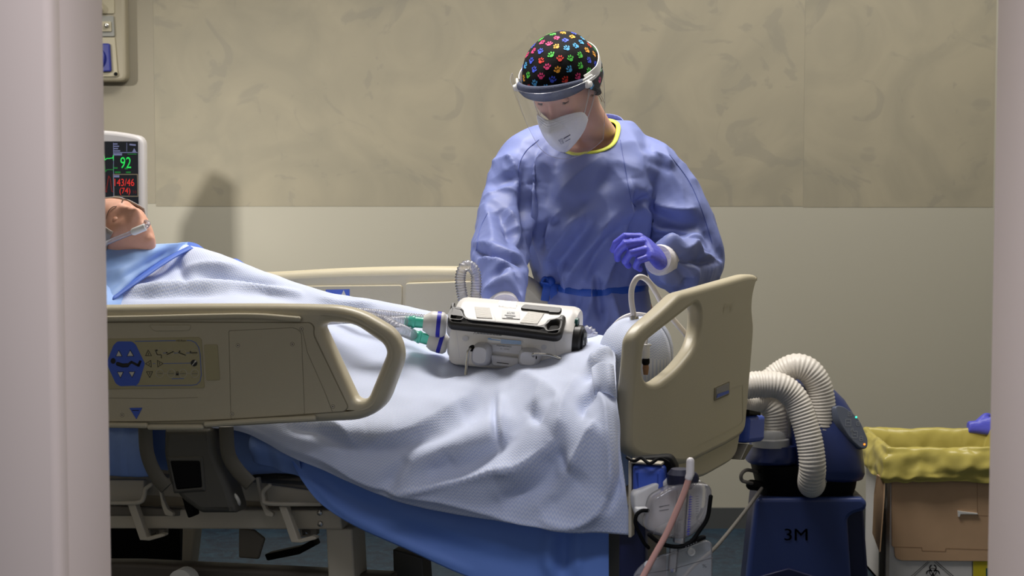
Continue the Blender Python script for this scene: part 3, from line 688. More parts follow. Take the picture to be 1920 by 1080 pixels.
# ---- underside
def under():
    def part(name, px, d, thick, m, bev=.004, holes=None, lab=None, r=3):
        mb = MB(); mb.plate(near(d), roundpoly(px, r), m, holes, thick=thick, bev=bev); return mb.build(name, bed, label=lab)
    fr = part('frame_beam', [(-200, 953), (638, 957), (641, 993), (-200, 990)], .12, .05, 'frame_metal')
    for x, y in [(600, 961), (601, 982)]:
        mb = MB(); mb.lathe([(.0065, 0), (.006, .004), (.003, .006)], near(.12).pt(x, y, 0), near(.12).n, 'steel', 12); mb.build('bolt', fr)
    part('deck_panel', [(-200, 880), (340, 880), (420, 905), (560, 895), (620, 960), (-200, 960)], .19, .04, 'frame_metal')
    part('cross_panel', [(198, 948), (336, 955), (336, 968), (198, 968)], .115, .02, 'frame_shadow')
    part('deck_panel', [(-200, 900), (270, 900), (268, 940), (-200, 944)], .10, .015, 'frame_metal', .003)
    part('deck_panel', [(497, 908), (620, 925), (620, 948), (502, 946)], .10, .015, 'frame_metal', .003)
    for a in [[(283, 909), (273, 917), (270, 932), (258, 942), (198, 943)], [(506, 910), (494, 921), (494, 934), (505, 944), (600, 945)]]:
        mb = MB(); mb.tube(cv([near(.07).pt(x, y) for x, y in a], 6), .005, 'frame_metal', 10, 'round'); mb.build('wire_bracket', bed)
    for dx in (0, 284):
        part('strap_bracket', [(238+dx, 944+dx*.02), (253+dx, 945+dx*.02), (275+dx, 1008+dx*.015), (300+dx, 1001+dx*.015), (309+dx, 1002+dx*.02), (308+dx, 1006+dx*.02), (280+dx, 1014+dx*.015), (262+dx, 1013+dx*.015)], .075, .02, 'frame_metal', .002, r=2)
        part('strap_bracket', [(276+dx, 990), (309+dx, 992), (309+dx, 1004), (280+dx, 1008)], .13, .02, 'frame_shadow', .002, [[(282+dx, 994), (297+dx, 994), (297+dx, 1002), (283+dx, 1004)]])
    part('lever', [(293, 897), (299, 897), (305, 935), (314, 955), (325, 962), (324, 969), (309, 966), (303, 950)], .085, .012, 'frame_metal', .002)
    part('lever', [(478, 895), (485, 895), (491, 935), (500, 955), (512, 962), (511, 970), (498, 968), (488, 945)], .085, .012, 'frame_metal', .002)
    part('rail_arm', [(306, 803), (394, 803), (402, 850), (428, 912), (441, 955), (441, 963), (375, 963, 6), (340, 938, 10), (316, 908), (305, 850)], -.02, .07, 'dark_plastic', .014, None, 'dark grey hinged rail arm', 8)
    part('arm_rim', [(312, 856), (380, 856), (385, 922), (324, 926)], -.024, .03, 'dark_plastic', .006, [roundpoly([(322, 868), (372, 868), (376, 912), (332, 916)], 3)])
    part('arm_socket', [(318, 864), (374, 864), (378, 914), (330, 918)], -.026, .02, 'black', .004, None, 'square black socket')
    part('rail_arm_link', [(340, 930), (360, 940), (364, 968), (352, 972), (346, 955)], .06, .03, 'black', .004)
    for a in [[(272, 800), (276, 850), (292, 890), (312, 915)], [(424, 800), (428, 850), (444, 880), (470, 908)]]:
        P = near(-.03); pts = [P.pt(x, y, -.0) for x, y in catmull(a, 8)]
        mb = MB(); mb.tube(pts, .017, 'dark_strap', 12, flat=.35, up=P.n); mb.build('curved_strap', bed)
    mb = MB(); mb.tube(cv([near(.03).pt(428, 925), near(.0).pt(440, 928), near(.0).pt(448, 942), near(.03).pt(444, 955)], 6), .004, 'icon_white', 8, 'round'); mb.build('cable_loop', bed)
    part('leg', [(611, 990), (660, 992), (668, 1150), (618, 1150)], .13, .08, 'frame_metal')
    lg = part('leg', [(342, 988), (367, 988), (358, 1064), (340, 1064)], .35, .04, 'frame_metal')
    part('leg', [(736, 1030), (792, 1046), (800, 1160), (740, 1160)], .3, .06, 'dark_plastic')
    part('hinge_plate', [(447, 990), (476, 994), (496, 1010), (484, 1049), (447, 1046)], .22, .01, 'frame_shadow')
    part('motor_box', [(-100, 985), (336, 985), (338, 1062), (-100, 1056)], .52, .1, 'black')
    part('base_frame', [(-150, 1054), (250, 1056), (540, 1070), (730, 1080), (730, 1140), (-150, 1140)], .16, .06, 'base_brown', .01)
    part('actuator', [(495, 1040), (560, 1026), (585, 1012), (590, 1024), (560, 1040), (500, 1052)], .3, .04, 'black')
    mb = MB(); P = near(.1); c = P.pt(345, 1090, 0); mb.lathe([(.018, -.02), (.03, -.018), (.03, .018), (.018, .02)], c, P.n, 'icon_white', 20); mb.build('roller', bed)
    # casters under the base, and the far legs that carry the frame
    for s, d in [(-1.45, .25), (-1.45, .8), (-.35, .25), (-.35, .8)]:
        p = C0+BU*s+BV*d; mb = MB(); mb.lathe([(.03, -.02), (.058, -.018), (.06, -.01), (.06, .01), (.058, .018), (.03, .02)], (p.x, p.y, .06), BV, 'rubber', 24); mb.lathe([(.02, 0), (.02, .12)], (p.x, p.y, .06), (0, 0, 1), 'frame_metal', 12); mb.build('caster', bed)
    mb = MB()
    for d in (.25, .8):
        a = C0+BU*-1.5+BV*d; b = C0+BU*-.12+BV*d
        mb.tube([Vector((a.x, a.y, .15)), Vector((b.x, b.y, .15))], .03, 'base_brown', 8)
    mb.build('base_rail', bed)
    mb = MB(); a = C0+BU*-.1+BV*.5
    mb.box((a.x, a.y, .36), (.1, .5, .42), 'dark_plastic', Matrix.Rotation(-A16, 3, 'Z'), .01); mb.build('pedestal', bed)
    mb = MB(); mb.box(C0+BU*-.78+BV*.5+Vector((0, 0, .595)), (1.5, .7, .045), 'frame_metal', Matrix.Rotation(-A16, 3, 'Z'), .006); mb.build('deck', bed)
under()
# ---- mattress in its blue sheet (a thing of its own, lying on the deck)
def mattress():
    R = Matrix.Rotation(-A16, 3, 'Z')
    bm = bmesh.new(); bmesh.ops.create_grid(bm, x_segments=1, y_segments=1, size=.5); bm.free()
    mb = MB(); L = []
    for i in range(41):
        t = i/40; s = -1.62+t*1.585
        zt = .775+.10*max(0, (.45-t)/.45)**1.2
        sag = .028*math.sin(t*19)+.012*math.sin(t*43+1)
        c = C0+BU*s+BV*.485+Vector((0, 0, (zt+.635+.02*sag)/2))
        e = 1 if 0 < i < 40 else .96
        L.append((c, BV*(.445*e), Vector((0, 0, (zt-.635)/2*e+sag*.25))))
    mb.ell(L, 'mattress_blue', 48, p=5)
    V = mb.v
    o = mb.build('mattress', sharp=60); tag(o, 'mattress in a crumpled blue sheet lying on the bed frame', 'mattress')
    mb = MB(); P = near(.012)
    rows = []
    for i in range(13):
        x = 470+i*8; r = []
        for j in range(7):
            y0 = 815+i*1.5; y1 = 868+(x-470)*.33
            r.append(P.pt(x, y0+(y1-y0)*j/6, .006*math.sin(i*1.1)+.012*math.sin(j*.8)))
        rows.append(r)
    mb.grid(rows, 'mattress_blue')
    fo = mb.build('sheet_fold', o, solid=.003, sub=1)
    # sagging part of the sheet by the head-side strap
    mb = MB(); rows = []
    for i in range(17):
        x = 120+i*10.6; yb = 893 - 26*((x-268)/100)**2*(1 if x > 268 else .3)
        rows.append([P.pt(x, 800+(yb-800)*j/7, .004+.02*math.sin(j/7*2.6)+.004*math.sin(x*.22)) for j in range(8)])
    mb.grid(rows, 'mattress_blue'); mb.build('sheet_fold', o, solid=.003, sub=1)
mattress()
# ------------------------------------------------------------------ blanket, drape, chest sheet
def gridsurf(cols, nu, nv):
    """cols: list of control columns (lists of Vectors) -> dense rows, Catmull-Rom both ways"""
    A = np.array([[list(p) for p in c] for c in cols])            # [col,row,3]
    B = [np.array(catmull([A[i, j] for i in range(A.shape[0])], nu)) for j in range(A.shape[1])]   # per row: dense over cols
    B = np.stack(B, 1)                                            # [u,row,3]
    Cc = np.stack([np.array(catmull(list(B[i]), nv)) for i in range(B.shape[0])], 0)
    return Cc                                                     # [u,v,3]
def arc_uv(S):
    du = np.linalg.norm(np.diff(S, axis=0), axis=2); dv = np.linalg.norm(np.diff(S, axis=1), axis=2)
    U = np.concatenate([[0], np.cumsum(du.mean(1))]); V = np.concatenate([[0], np.cumsum(dv.mean(0))])
    return [[(U[i], V[j]) for j in range(S.shape[1])] for i in range(S.shape[0])]
def surf_norm(S):
    gu = np.gradient(S, axis=0); gv = np.gradient(S, axis=1)
    N = np.cross(gu, gv); N /= np.maximum(1e-9, np.linalg.norm(N, axis=2))[:, :, None]
    return N
def cloth_obj(name, S, m, strokes=(), noise_amp=0, nscale=9, parent=None, flip=False, k=1.0, thick=.003):
    N = surf_norm(S); 
    vw = np.array([0, 0, ZC])-S
    if (N*vw).sum() < 0: N = -N
    V = S.reshape(-1, 3); NN = N.reshape(-1, 3)
    if noise_amp:
        d = np.array([noise.noise(Vector(v)*nscale)+.5*noise.noise(Vector(v)*nscale*2.3) for v in V])*noise_amp
        V = V+NN*d[:, None]
    if strokes: V = folds(V, NN, strokes, k=k)
    S2 = V.reshape(S.shape)
    mb = MB(); mb.grid([[Vector(p) for p in r] for r in S2], m, arc_uv(S))
    return mb.build(name, parent, 180, solid=thick), S2
def BP(px, py, d): return pix(px, py, Yn(px)+d)
def BZ(px, z, d): return pz(px, z, Yn(px)+d)
def blanket():
    C = []
    def col(r0, r1, *rest): C.append([BZ(*r0), BP(*r1)]+[BP(*p) for p in rest])
    col((430, .86, .9), (352, 466, .62), (275, 510, .46), (205, 556, .30), (196, 660, .10), (196, 745, .015), (196, 780, .0), (196, 800, .0))
    col((500, .85, .95), (405, 476, .58), (345, 520, .44), (300, 578, .27), (296, 690, .09), (298, 755, .015), (298, 785, -.0), (298, 803, .0))
    col((560, .83, .95), (500, 513, .58), (456, 545, .44), (430, 592, .27), (425, 700, .09), (430, 765, .01), (438, 792, -.005), (445, 808, .0))
    col((650, .81, .95), (592, 546, .58), (562, 577, .44), (542, 627, .27), (530, 720, .09), (535, 785, -.01), (548, 835, -.03), (560, 862, -.025))
    col((760, .80, .95), (702, 566, .56), (672, 602, .43), (642, 652, .27), (622, 735, .09), (620, 800, -.015), (634, 862, -.04), (650, 898, -.03))
    col((850, .79, .95), (792, 583, .56), (770, 617, .43), (742, 672, .27), (716, 748, .09), (710, 812, -.02), (722, 885, -.045), (740, 935, -.035))
    col((910, .79, .95), (862, 598, .56), (850, 645, .43), (832, 695, .28), (806, 762, .09), (800, 822, -.02), (812, 902, -.05), (830, 958, -.035))
    col((990, .79, .95), (942, 632, .58), (932, 668, .43), (918, 703, .30), (896, 766, .09), (890, 826, -.02), (905, 912, -.05), (920, 973, -.035))
    col((1050, .79, .95), (1012, 640, .58), (1010, 672, .43), (1003, 694, .30), (986, 765, .09), (980, 826, -.02), (995, 917, -.05), (1010, 985, -.035))
    col((1110, .79, .95), (1086, 632, .58), (1082, 650, .42), (1078, 670, .29), (1070, 756, .09), (1070, 826, -.02), (1080, 922, -.05), (1092, 995, -.035))
    col((1140, .79, .95), (1126, 632, .56), (1128, 643, .40), (1132, 662, .27), (1138, 745, .08), (1142, 822, -.02), (1156, 922, -.045), (1168, 1002, -.03))
    col((1165, .79, .95), (1150, 645, .5), (1152, 655, .36), (1154, 690, .2), (1158, 760, .05), (1163, 832, -.02), (1174, 925, -.04), (1185, 1004, -.03))
    S = gridsurf(C, 22, 18)
    q = lambda L: [(540+x/2.16, 580+y/2.16) for x, y in L]
    F = [  # ridges (+) and hollows (-), read off the photo
        (q([(0, 560), (140, 605), (300, 690), (430, 732), (620, 770), (800, 820), (960, 868), (1200, 895)]), 10, .006),
        (q([(840, 340), (700, 430), (560, 500), (400, 560), (250, 575)]), 26, -.022),
        (q([(760, 335), (620, 420), (480, 490), (330, 530)]), 26, .013),
        (q([(838, 335), (836, 430), (838, 530)]), 6, -.010), (q([(860, 345), (858, 430), (862, 520)]), 10, .008),
        (q([(960, 415), (900, 480), (840, 560), (700, 640), (560, 690)]), 24, -.018),
        (q([(985, 415), (1010, 440), (1020, 470)]), 10, -.010),
        (q([(900, 640), (820, 660), (720, 690), (560, 722), (440, 735)]), 12, .014),
        (q([(1090, 540), (1010, 600), (920, 650), (840, 665)]), 16, .014),
        (q([(1085, 545), (1070, 600), (1040, 680), (960, 750), (860, 790)]), 22, -.020),
        (q([(1095, 560), (1115, 620), (1130, 650)]), 9, -.010), (q([(1130, 655), (1160, 620), (1210, 540), (1250, 470)]), 14, .014),
        (q([(1050, 330), (1010, 380), (985, 420)]), 14, .010), (q([(1180, 280), (1120, 420), (1085, 540)]), 18, .010),
        (q([(1255, 340), (1200, 400), (1195, 440)]), 8, -.012), (q([(1250, 345), (1290, 400), (1300, 520), (1310, 640), (1300, 760)]), 12, .012),
        (q([(1345, 400), (1345, 560), (1340, 700), (1300, 800)]), 10, -.012), (q([(1200, 660), (1120, 760), (1030, 830)]), 22, -.012),
        (q([(1290, 760), (1240, 830), (1150, 870), (1020, 850)]), 14, .010),
        (q([(0, 480), (100, 490), (170, 520), (250, 560)]), 14, -.012), (q([(100, 470), (200, 480), (270, 540)]), 16, .010),
        (q([(480, 600), (430, 660), (400, 720)]), 14, -.010), (q([(660, 590), (600, 640), (560, 650)]), 14, -.008),
        ([(880, 720), (930, 715), (990, 700), (1030, 684), (1075, 668)], 14, .012), ([(960, 712), (1010, 725), (1050, 760), (1020, 800)], 22, .010),
        ([(800, 690), (850, 705), (900, 700)], 12, -.008), ([(830, 720), (880, 712), (940, 720)], 8, .006),
        ([(228, 548), (300, 543), (400, 540), (480, 545), (560, 552)], 6, .012), ([(235, 556), (330, 552), (420, 550)], 7, -.008),
        ([(340, 510), (390, 498), (450, 505)], 10, .008), ([(380, 520), (440, 530), (520, 535)], 9, -.006), ([(330, 488), (345, 520), (350, 540)], 9, -.006),
        ([(600, 560), (640, 570), (700, 572)], 8, .006), ([(610, 590), (680, 600), (740, 605)], 10, -.006),
        ([(1108, 690), (1120, 672), (1145, 660)], 6, .010), ([(1100, 720), (1118, 695), (1140, 690)], 8, -.010),
        ([(1120, 745), (1125, 720), (1130, 695)], 8, .010)]
    F = [(a[0], a[1]*(1.1 if a[2] > 0 else 1), a[2]*(1.2 if a[2] > 0 else 1), 'c' if a[2] > 0 and a[1] > 7 else 'g') for a in F]
    o, S2 = cloth_obj('blanket', S, 'blanket', F, .0045, 9, k=1.5)
    tag(o, 'pale blue herringbone blanket over the patient, hanging over the bed side', 'blanket')
    # tented foot end of the blanket
    mb = MB(); c = pix(1190, 668, 4.06)
    rows = []
    for i in range(25):
        ph = i/24*math.pi/2*1.0; row = []
        for j in range(49):
            t = 2*math.pi*j/48
            r = math.cos(ph)**.8
            x = .078*r*math.cos(t)*(1+.05*math.sin(3*t+1)); y = .16*r*math.sin(t); z = .088*math.sin(ph)+.006*math.sin(5*t)*r
            if i == 0: z = -.16
            row.append(c+BU*x+BV*y+Vector((0, 0, z)))
        rows.append(row)
    mb.grid(rows, 'blanket', [[(.075*t*.13, i*.006) for t in range(49)] for i in range(25)])
    mb.build('foot_tent', o, 180, solid=.003)
    # turned-back flap at the corner
    mb = MB(); rows = []
    for i in range(15):
        u = i/14; r = []
        for j in range(13):
            v = j/12
            x = 1108+u*42+v*6; y = 690-12*math.sin(u*2.6)+v*(52+u*14); r.append(pix(x, y, Yn(x)+.13-.03*math.sin(v*2.2)-.04*v+.012*math.sin(u*6)))
        rows.append(r)
    mb.grid(rows, 'blanket', [[(i*.0035, j*.006) for j in range(13)] for i in range(15)]); mb.build('folded_corner', o, 180, solid=.004, sub=1)
blanket()
def drape():
    C = []
    for x, yt, yb, dx in [(548, 822, 868, 0), (565, 835, 905, 4), (595, 850, 946, 8), (650, 866, 985, 14), (740, 890, 1028, 20), (850, 920, 1078, 18), (960, 940, 1112, 12), (1060, 952, 1140, 6), (1120, 958, 1150, 2), (1141, 960, 1150, 1)]:
        C.append([BP(x+dx*j/5, yt+(yb-yt)*j/5, .005+.018*math.sin(j/5*2.0)-.012*j/5) for j in range(6)])
    S = gridsurf(C, 14, 8)
    F = [([(560, 870), (600, 920), (660, 970), (760, 1020), (880, 1070)], 9, .006), ([(575, 865), (640, 920), (740, 960)], 22, -.012), ([(1035, 990), (1030, 1040), (1032, 1080)], 12, .012),
         ([(1058, 985), (1055, 1080)], 10, -.010), ([(1085, 985), (1084, 1080)], 9, .006), ([(620, 890), (760, 960), (900, 1000)], 26, .010), ([(760, 990), (900, 1040), (1000, 1060)], 20, -.006)]
    o, _ = cloth_obj('bed_sheet', S, 'drape_blue', F, .004, 5)
    tag(o, 'plain blue sheet hanging below the herringbone blanket to the floor', 'bed sheet')
drape()
def chest_sheet():
    C = []
    for r in [[(150, 472, .36), (150, 520, .30), (150, 580, .22), (150, 640, .14)], [(200, 466, .38), (195, 505, .33), (190, 560, .25), (188, 620, .16)], [(270, 460, .42), (250, 492, .37), (215, 545, .28), (192, 610, .18)],
              [(330, 456, .52), (300, 485, .45), (255, 520, .36), (205, 566, .26)], [(352, 454, .60), (345, 466, .56), (290, 500, .45), (215, 556, .29)]]:
        C.append([BP(x, y, d+.0) for x, y, d in r])
    S = gridsurf(C, 14, 14)
    o, _ = cloth_obj('patient_drape', S, 'chest_blue', [([(200, 520), (240, 505), (300, 470)], 9, .008), ([(195, 545), (250, 505), (320, 468)], 9, -.008), ([(200, 490), (270, 475), (330, 462)], 10, .006)], .004, 12)
    tag(o, 'light blue disposable sheet across the patient\'s chest beside the blanket edge', 'sheet')
    mb = MB(); rows = []
    for a, b in zip(catmull([(356, 461, .56), (318, 480, .50), (282, 502, .44), (245, 528, .37), (203, 560, .28)], 6), catmull([(362, 466, .55), (330, 482, .49), (296, 504, .43), (258, 530, .36), (212, 563, .27)], 6)):
        rows.append([BP(a[0]+(b[0]-a[0])*k/4, a[1]+(b[1]-a[1])*k/4, a[2]+(b[2]-a[2])*k/4-.022-.006*math.sin(k/4*math.pi)) for k in range(5)])
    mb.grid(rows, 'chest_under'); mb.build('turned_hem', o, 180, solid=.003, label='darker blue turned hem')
    # its far corner, folded over the shoulder
    mb = MB(); rows = []
    top = catmull([(318, 460), (345, 454), (368, 457), (390, 473)], 5); bot = catmull([(338, 474), (352, 468), (374, 470), (392, 476)], 5)
    for a, b in zip(top, bot): rows.append([pix(a[0]+(b[0]-a[0])*k/5, a[1]+(b[1]-a[1])*k/5, Yn(a[0])+.72-.06*k/5-.03*math.sin(k/5*3)) for k in range(6)])
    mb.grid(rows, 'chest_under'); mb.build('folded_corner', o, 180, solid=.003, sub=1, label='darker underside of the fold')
    mb = MB(); rows = []
    top = catmull([(430, 486), (444, 485), (462, 497), (482, 513)], 5); bot = catmull([(438, 502), (452, 506), (468, 514), (486, 522)], 5)
    for a, b in zip(top, bot): rows.append([pix(a[0]+(b[0]-a[0])*k/4, a[1]+(b[1]-a[1])*k/4, Yn(a[0])+.76-.08*k/4) for k in range(5)])
    mb.grid(rows, 'chest_under'); mb.build('hanging_edge', o, 180, solid=.003, sub=1)
chest_sheet()
# ------------------------------------------------------------------ hands
def hand_lofts(mb, m, W, ax, ay, az, curls, thumb, k=1.0, q=1.0, fingers=True):
    """W wrist; ax towards the fingers, ay thumb side, az back of the hand; k size, q thickness factor"""
    ax, ay, az = ax.normalized(), ay.normalized(), az.normalized()
    L = lambda x, y, z: W+(ax*x+ay*y+az*z)*k
    mb.ell([(L(-.03, 0, 0), ay*.025*k*q, az*.019*k*q), (L(0, 0, 0), ay*.027*k*q, az*.019*k*q), (L(.02, .002, .001), ay*.033*k*q, az*.018*k*q), (L(.05, .002, .003), ay*.039*k*q, az*.016*k*q), (L(.078, 0, .003), ay*.040*k*q, az*.013*k*q), (L(.092, -.001, .001), ay*.036*k*q, az*.009*k*q)], m, 20, p=2.4)
    if not fingers: return
    for y, lens, r, c in zip((.030, .010, -.010, -.029), ((.044, .026, .021), (.048, .030, .022), (.044, .028, .022), (.034, .021, .019)), (.0096, .0098, .0092, .0082), curls):
        x0 = .088-abs(y-.008)*.25; p = L(x0-.012, y, .002); a = 0; pts = [p]; rr = [r*1.05]
        spread = y*.5
        d = lambda a: (ax*math.cos(a)-az*math.sin(a)+ay*spread*.5).normalized()
        pts.append(L(x0, y, .003)); rr.append(r*1.12); p = pts[-1]
        for ln, an, rf in zip(lens, c, (1.0, .92, .8)):
            a0 = a; a += math.radians(an)
            for f in (.3, .65, 1.0):
                p = p+d(a)*(ln*k*f-(0 if f == .3 else ln*k*(.3 if f == .65 else .65)))
                pts.append(p); rr.append(r*(rf*(1.0 if f < 1 else 1.02)))
        mb.tube(pts, [x*k*q for x in rr], m, 12, 'round')
    P = [L(*t) for t in thumb]
    mb.tube(cv(P, 4), [x*k*q for x in np.interp(np.linspace(0, 1, (len(P)-1)*4+1), [0, .3, .6, .85, 1], [.013, .0135, .0115, .0105, .0085])], m, 12, 'round')
# ------------------------------------------------------------------ head
def head_mesh(mb, m, T, s=1.0):
    """sculpted head; local axes: -y face, +x its left, z up; T maps local to the room"""
    def g(x, z, cx, cz, sx, sz): return math.exp(-((x-cx)/sx)**2-((z-cz)/sz)**2)
    nu, nv = 96, 72; rows = []
    for i in range(nv+1):
        ph = -math.pi/2+math.pi*i/nv; r = []
        for j in range(nu):
            t = 2*math.pi*j/nu
            x = .074*math.cos(ph)*math.sin(t); y = -math.cos(ph)*math.cos(t); z = .113*math.sin(ph)
            y *= .092 if y < 0 else .098
            # skull above, jaw below
            if z < -.01:
                f = min(1, (-z-.01)/.1); x *= 1-.30*f**1.3
                if y > 0: y *= 1-.35*f
                else: y *= 1+.02*f
            if z > 0: x *= 1.0+.03*math.sin(min(1, z/.08)*math.pi); y *= 1.0
            if y < 0:
                fr = min(1, -y/.05); ax = abs(x)
                dy = 0
                dy -= .026*g(x, z, 0, -.034, .0125, .013)          # nose tip
                dy -= .016*g(x, z, 0, -.012, .0095, .024)          # bridge
                dy -= .006*g(ax, z, .014, -.038, .008, .008)       # nostril wings
                dy += .011*g(ax, z, .031, .004, .017, .011)        # sockets
                dy -= .006*g(ax, z, .026, .024, .026, .009)        # brow
                dy -= .005*g(ax, z, .043, -.026, .018, .016)       # cheekbones
                dy -= .008*g(x, z, 0, -.066, .022, .007)           # upper lip
                dy -= .008*g(x, z, 0, -.076, .019, .006)           # lower lip
                dy += .005*g(x, z, 0, -.0705, .018, .0022)         # mouth line
                dy += .004*g(x, z, 0, -.086, .018, .006)
                dy -= .012*g(x, z, 0, -.102, .02, .012)            # chin
                y += dy*fr
            r.append(T @ Vector((x*s, y*s, z*s)))
        rows.append(r)
    mb.rings([r for r in rows], m)
    for sg in (-1, 1):                                             # ears
        c = Vector((sg*.072, .014, -.030)); pts = [(0, .012, -.028), (.006, .022, -.01), (.012, .026, .012), (.012, .016, .027), (.008, .002, .026), (.004, -.004, .01), (0, 0, -.012)]
        mb.tube([T @ ((c+Vector((sg*p[0], p[1], p[2])))*s) for p in catmull(pts, 4)], .0048*s, m, 8, 'round')
        mb.ell([(T @ ((c+Vector((sg*.0, .01, 0)))*s), (T.to_3x3() @ Vector((0, .012, 0)))*s, (T.to_3x3() @ Vector((0, 0, .024)))*s), (T @ ((c+Vector((sg*.006, .012, 0)))*s), (T.to_3x3() @ Vector((0, .010, 0)))*s, (T.to_3x3() @ Vector((0, 0, .02)))*s)], m, 14)
def face_details(T, parent, closed=.75, s=1.0, ball=True):
    for sg in (-1, 1):
        e = Vector((sg*.031, -.0665 if ball else -.0648, .003))
        mb = MB(); mb.sphere(T @ (e*s), .0112*s, 'icon_white' if ball else 'patient_skin', 16, 10); c = T @ ((e+Vector((0, -.0092, -.0055)))*s); 
        if ball: mb.sphere(c, .0050*s, 'brow', 12, 8)
        mb.build('eye', parent)
        lid = []; lash = []
        for i in range(9):
            ph = math.radians(80-(80+closed*38)*i/8); r = []
            for j in range(13):
                t = math.radians(-68+136*j/12); q = .0125
                p = e+Vector((q*math.cos(ph)*math.sin(t), -q*math.cos(ph)*math.cos(t), q*math.sin(ph)*(1-.25*abs(math.sin(t)))))
                r.append(T @ (p*s))
                if i == 8: lash.append(T @ ((p+Vector((0, -.0008, 0)))*s))
            lid.append(r)
        mb = MB(); mb.grid(lid, 'skin' if ball else 'patient_skin'); l = mb.build('eyelid', parent, 180, solid=.001)
        mb = MB(); mb.tube(lash, [.0006*s+.0011*s*math.sin(math.pi*i/12) for i in range(13)], 'lash', 6)
        for i in range(1, 13):
            a = lash[i]; d = T.to_3x3() @ Vector((sg*.15*0+(i-6)*.05, -1, -.55)); mb.tube([a, a+d.normalized()*.0055*s], [.0005*s, .0002*s], 'lash', 5)
        mb.build('eyelashes', parent)
        mb = MB(); bp = [(sg*.012, -.094, .0215), (sg*.022, -.0935, .0265), (sg*.036, -.086, .0275), (sg*.05, -.071, .0215)]
        P = [T @ (Vector(p)*s) for p in catmull(bp, 6)]
        mb.tube(P, [s*(1 if ball else .5)*(.0018+.0022*math.sin(math.pi*min(1, .15+i/len(P)))) for i in range(len(P))], 'brow', 8, 'round', flat=.6); mb.build('eyebrow', parent)
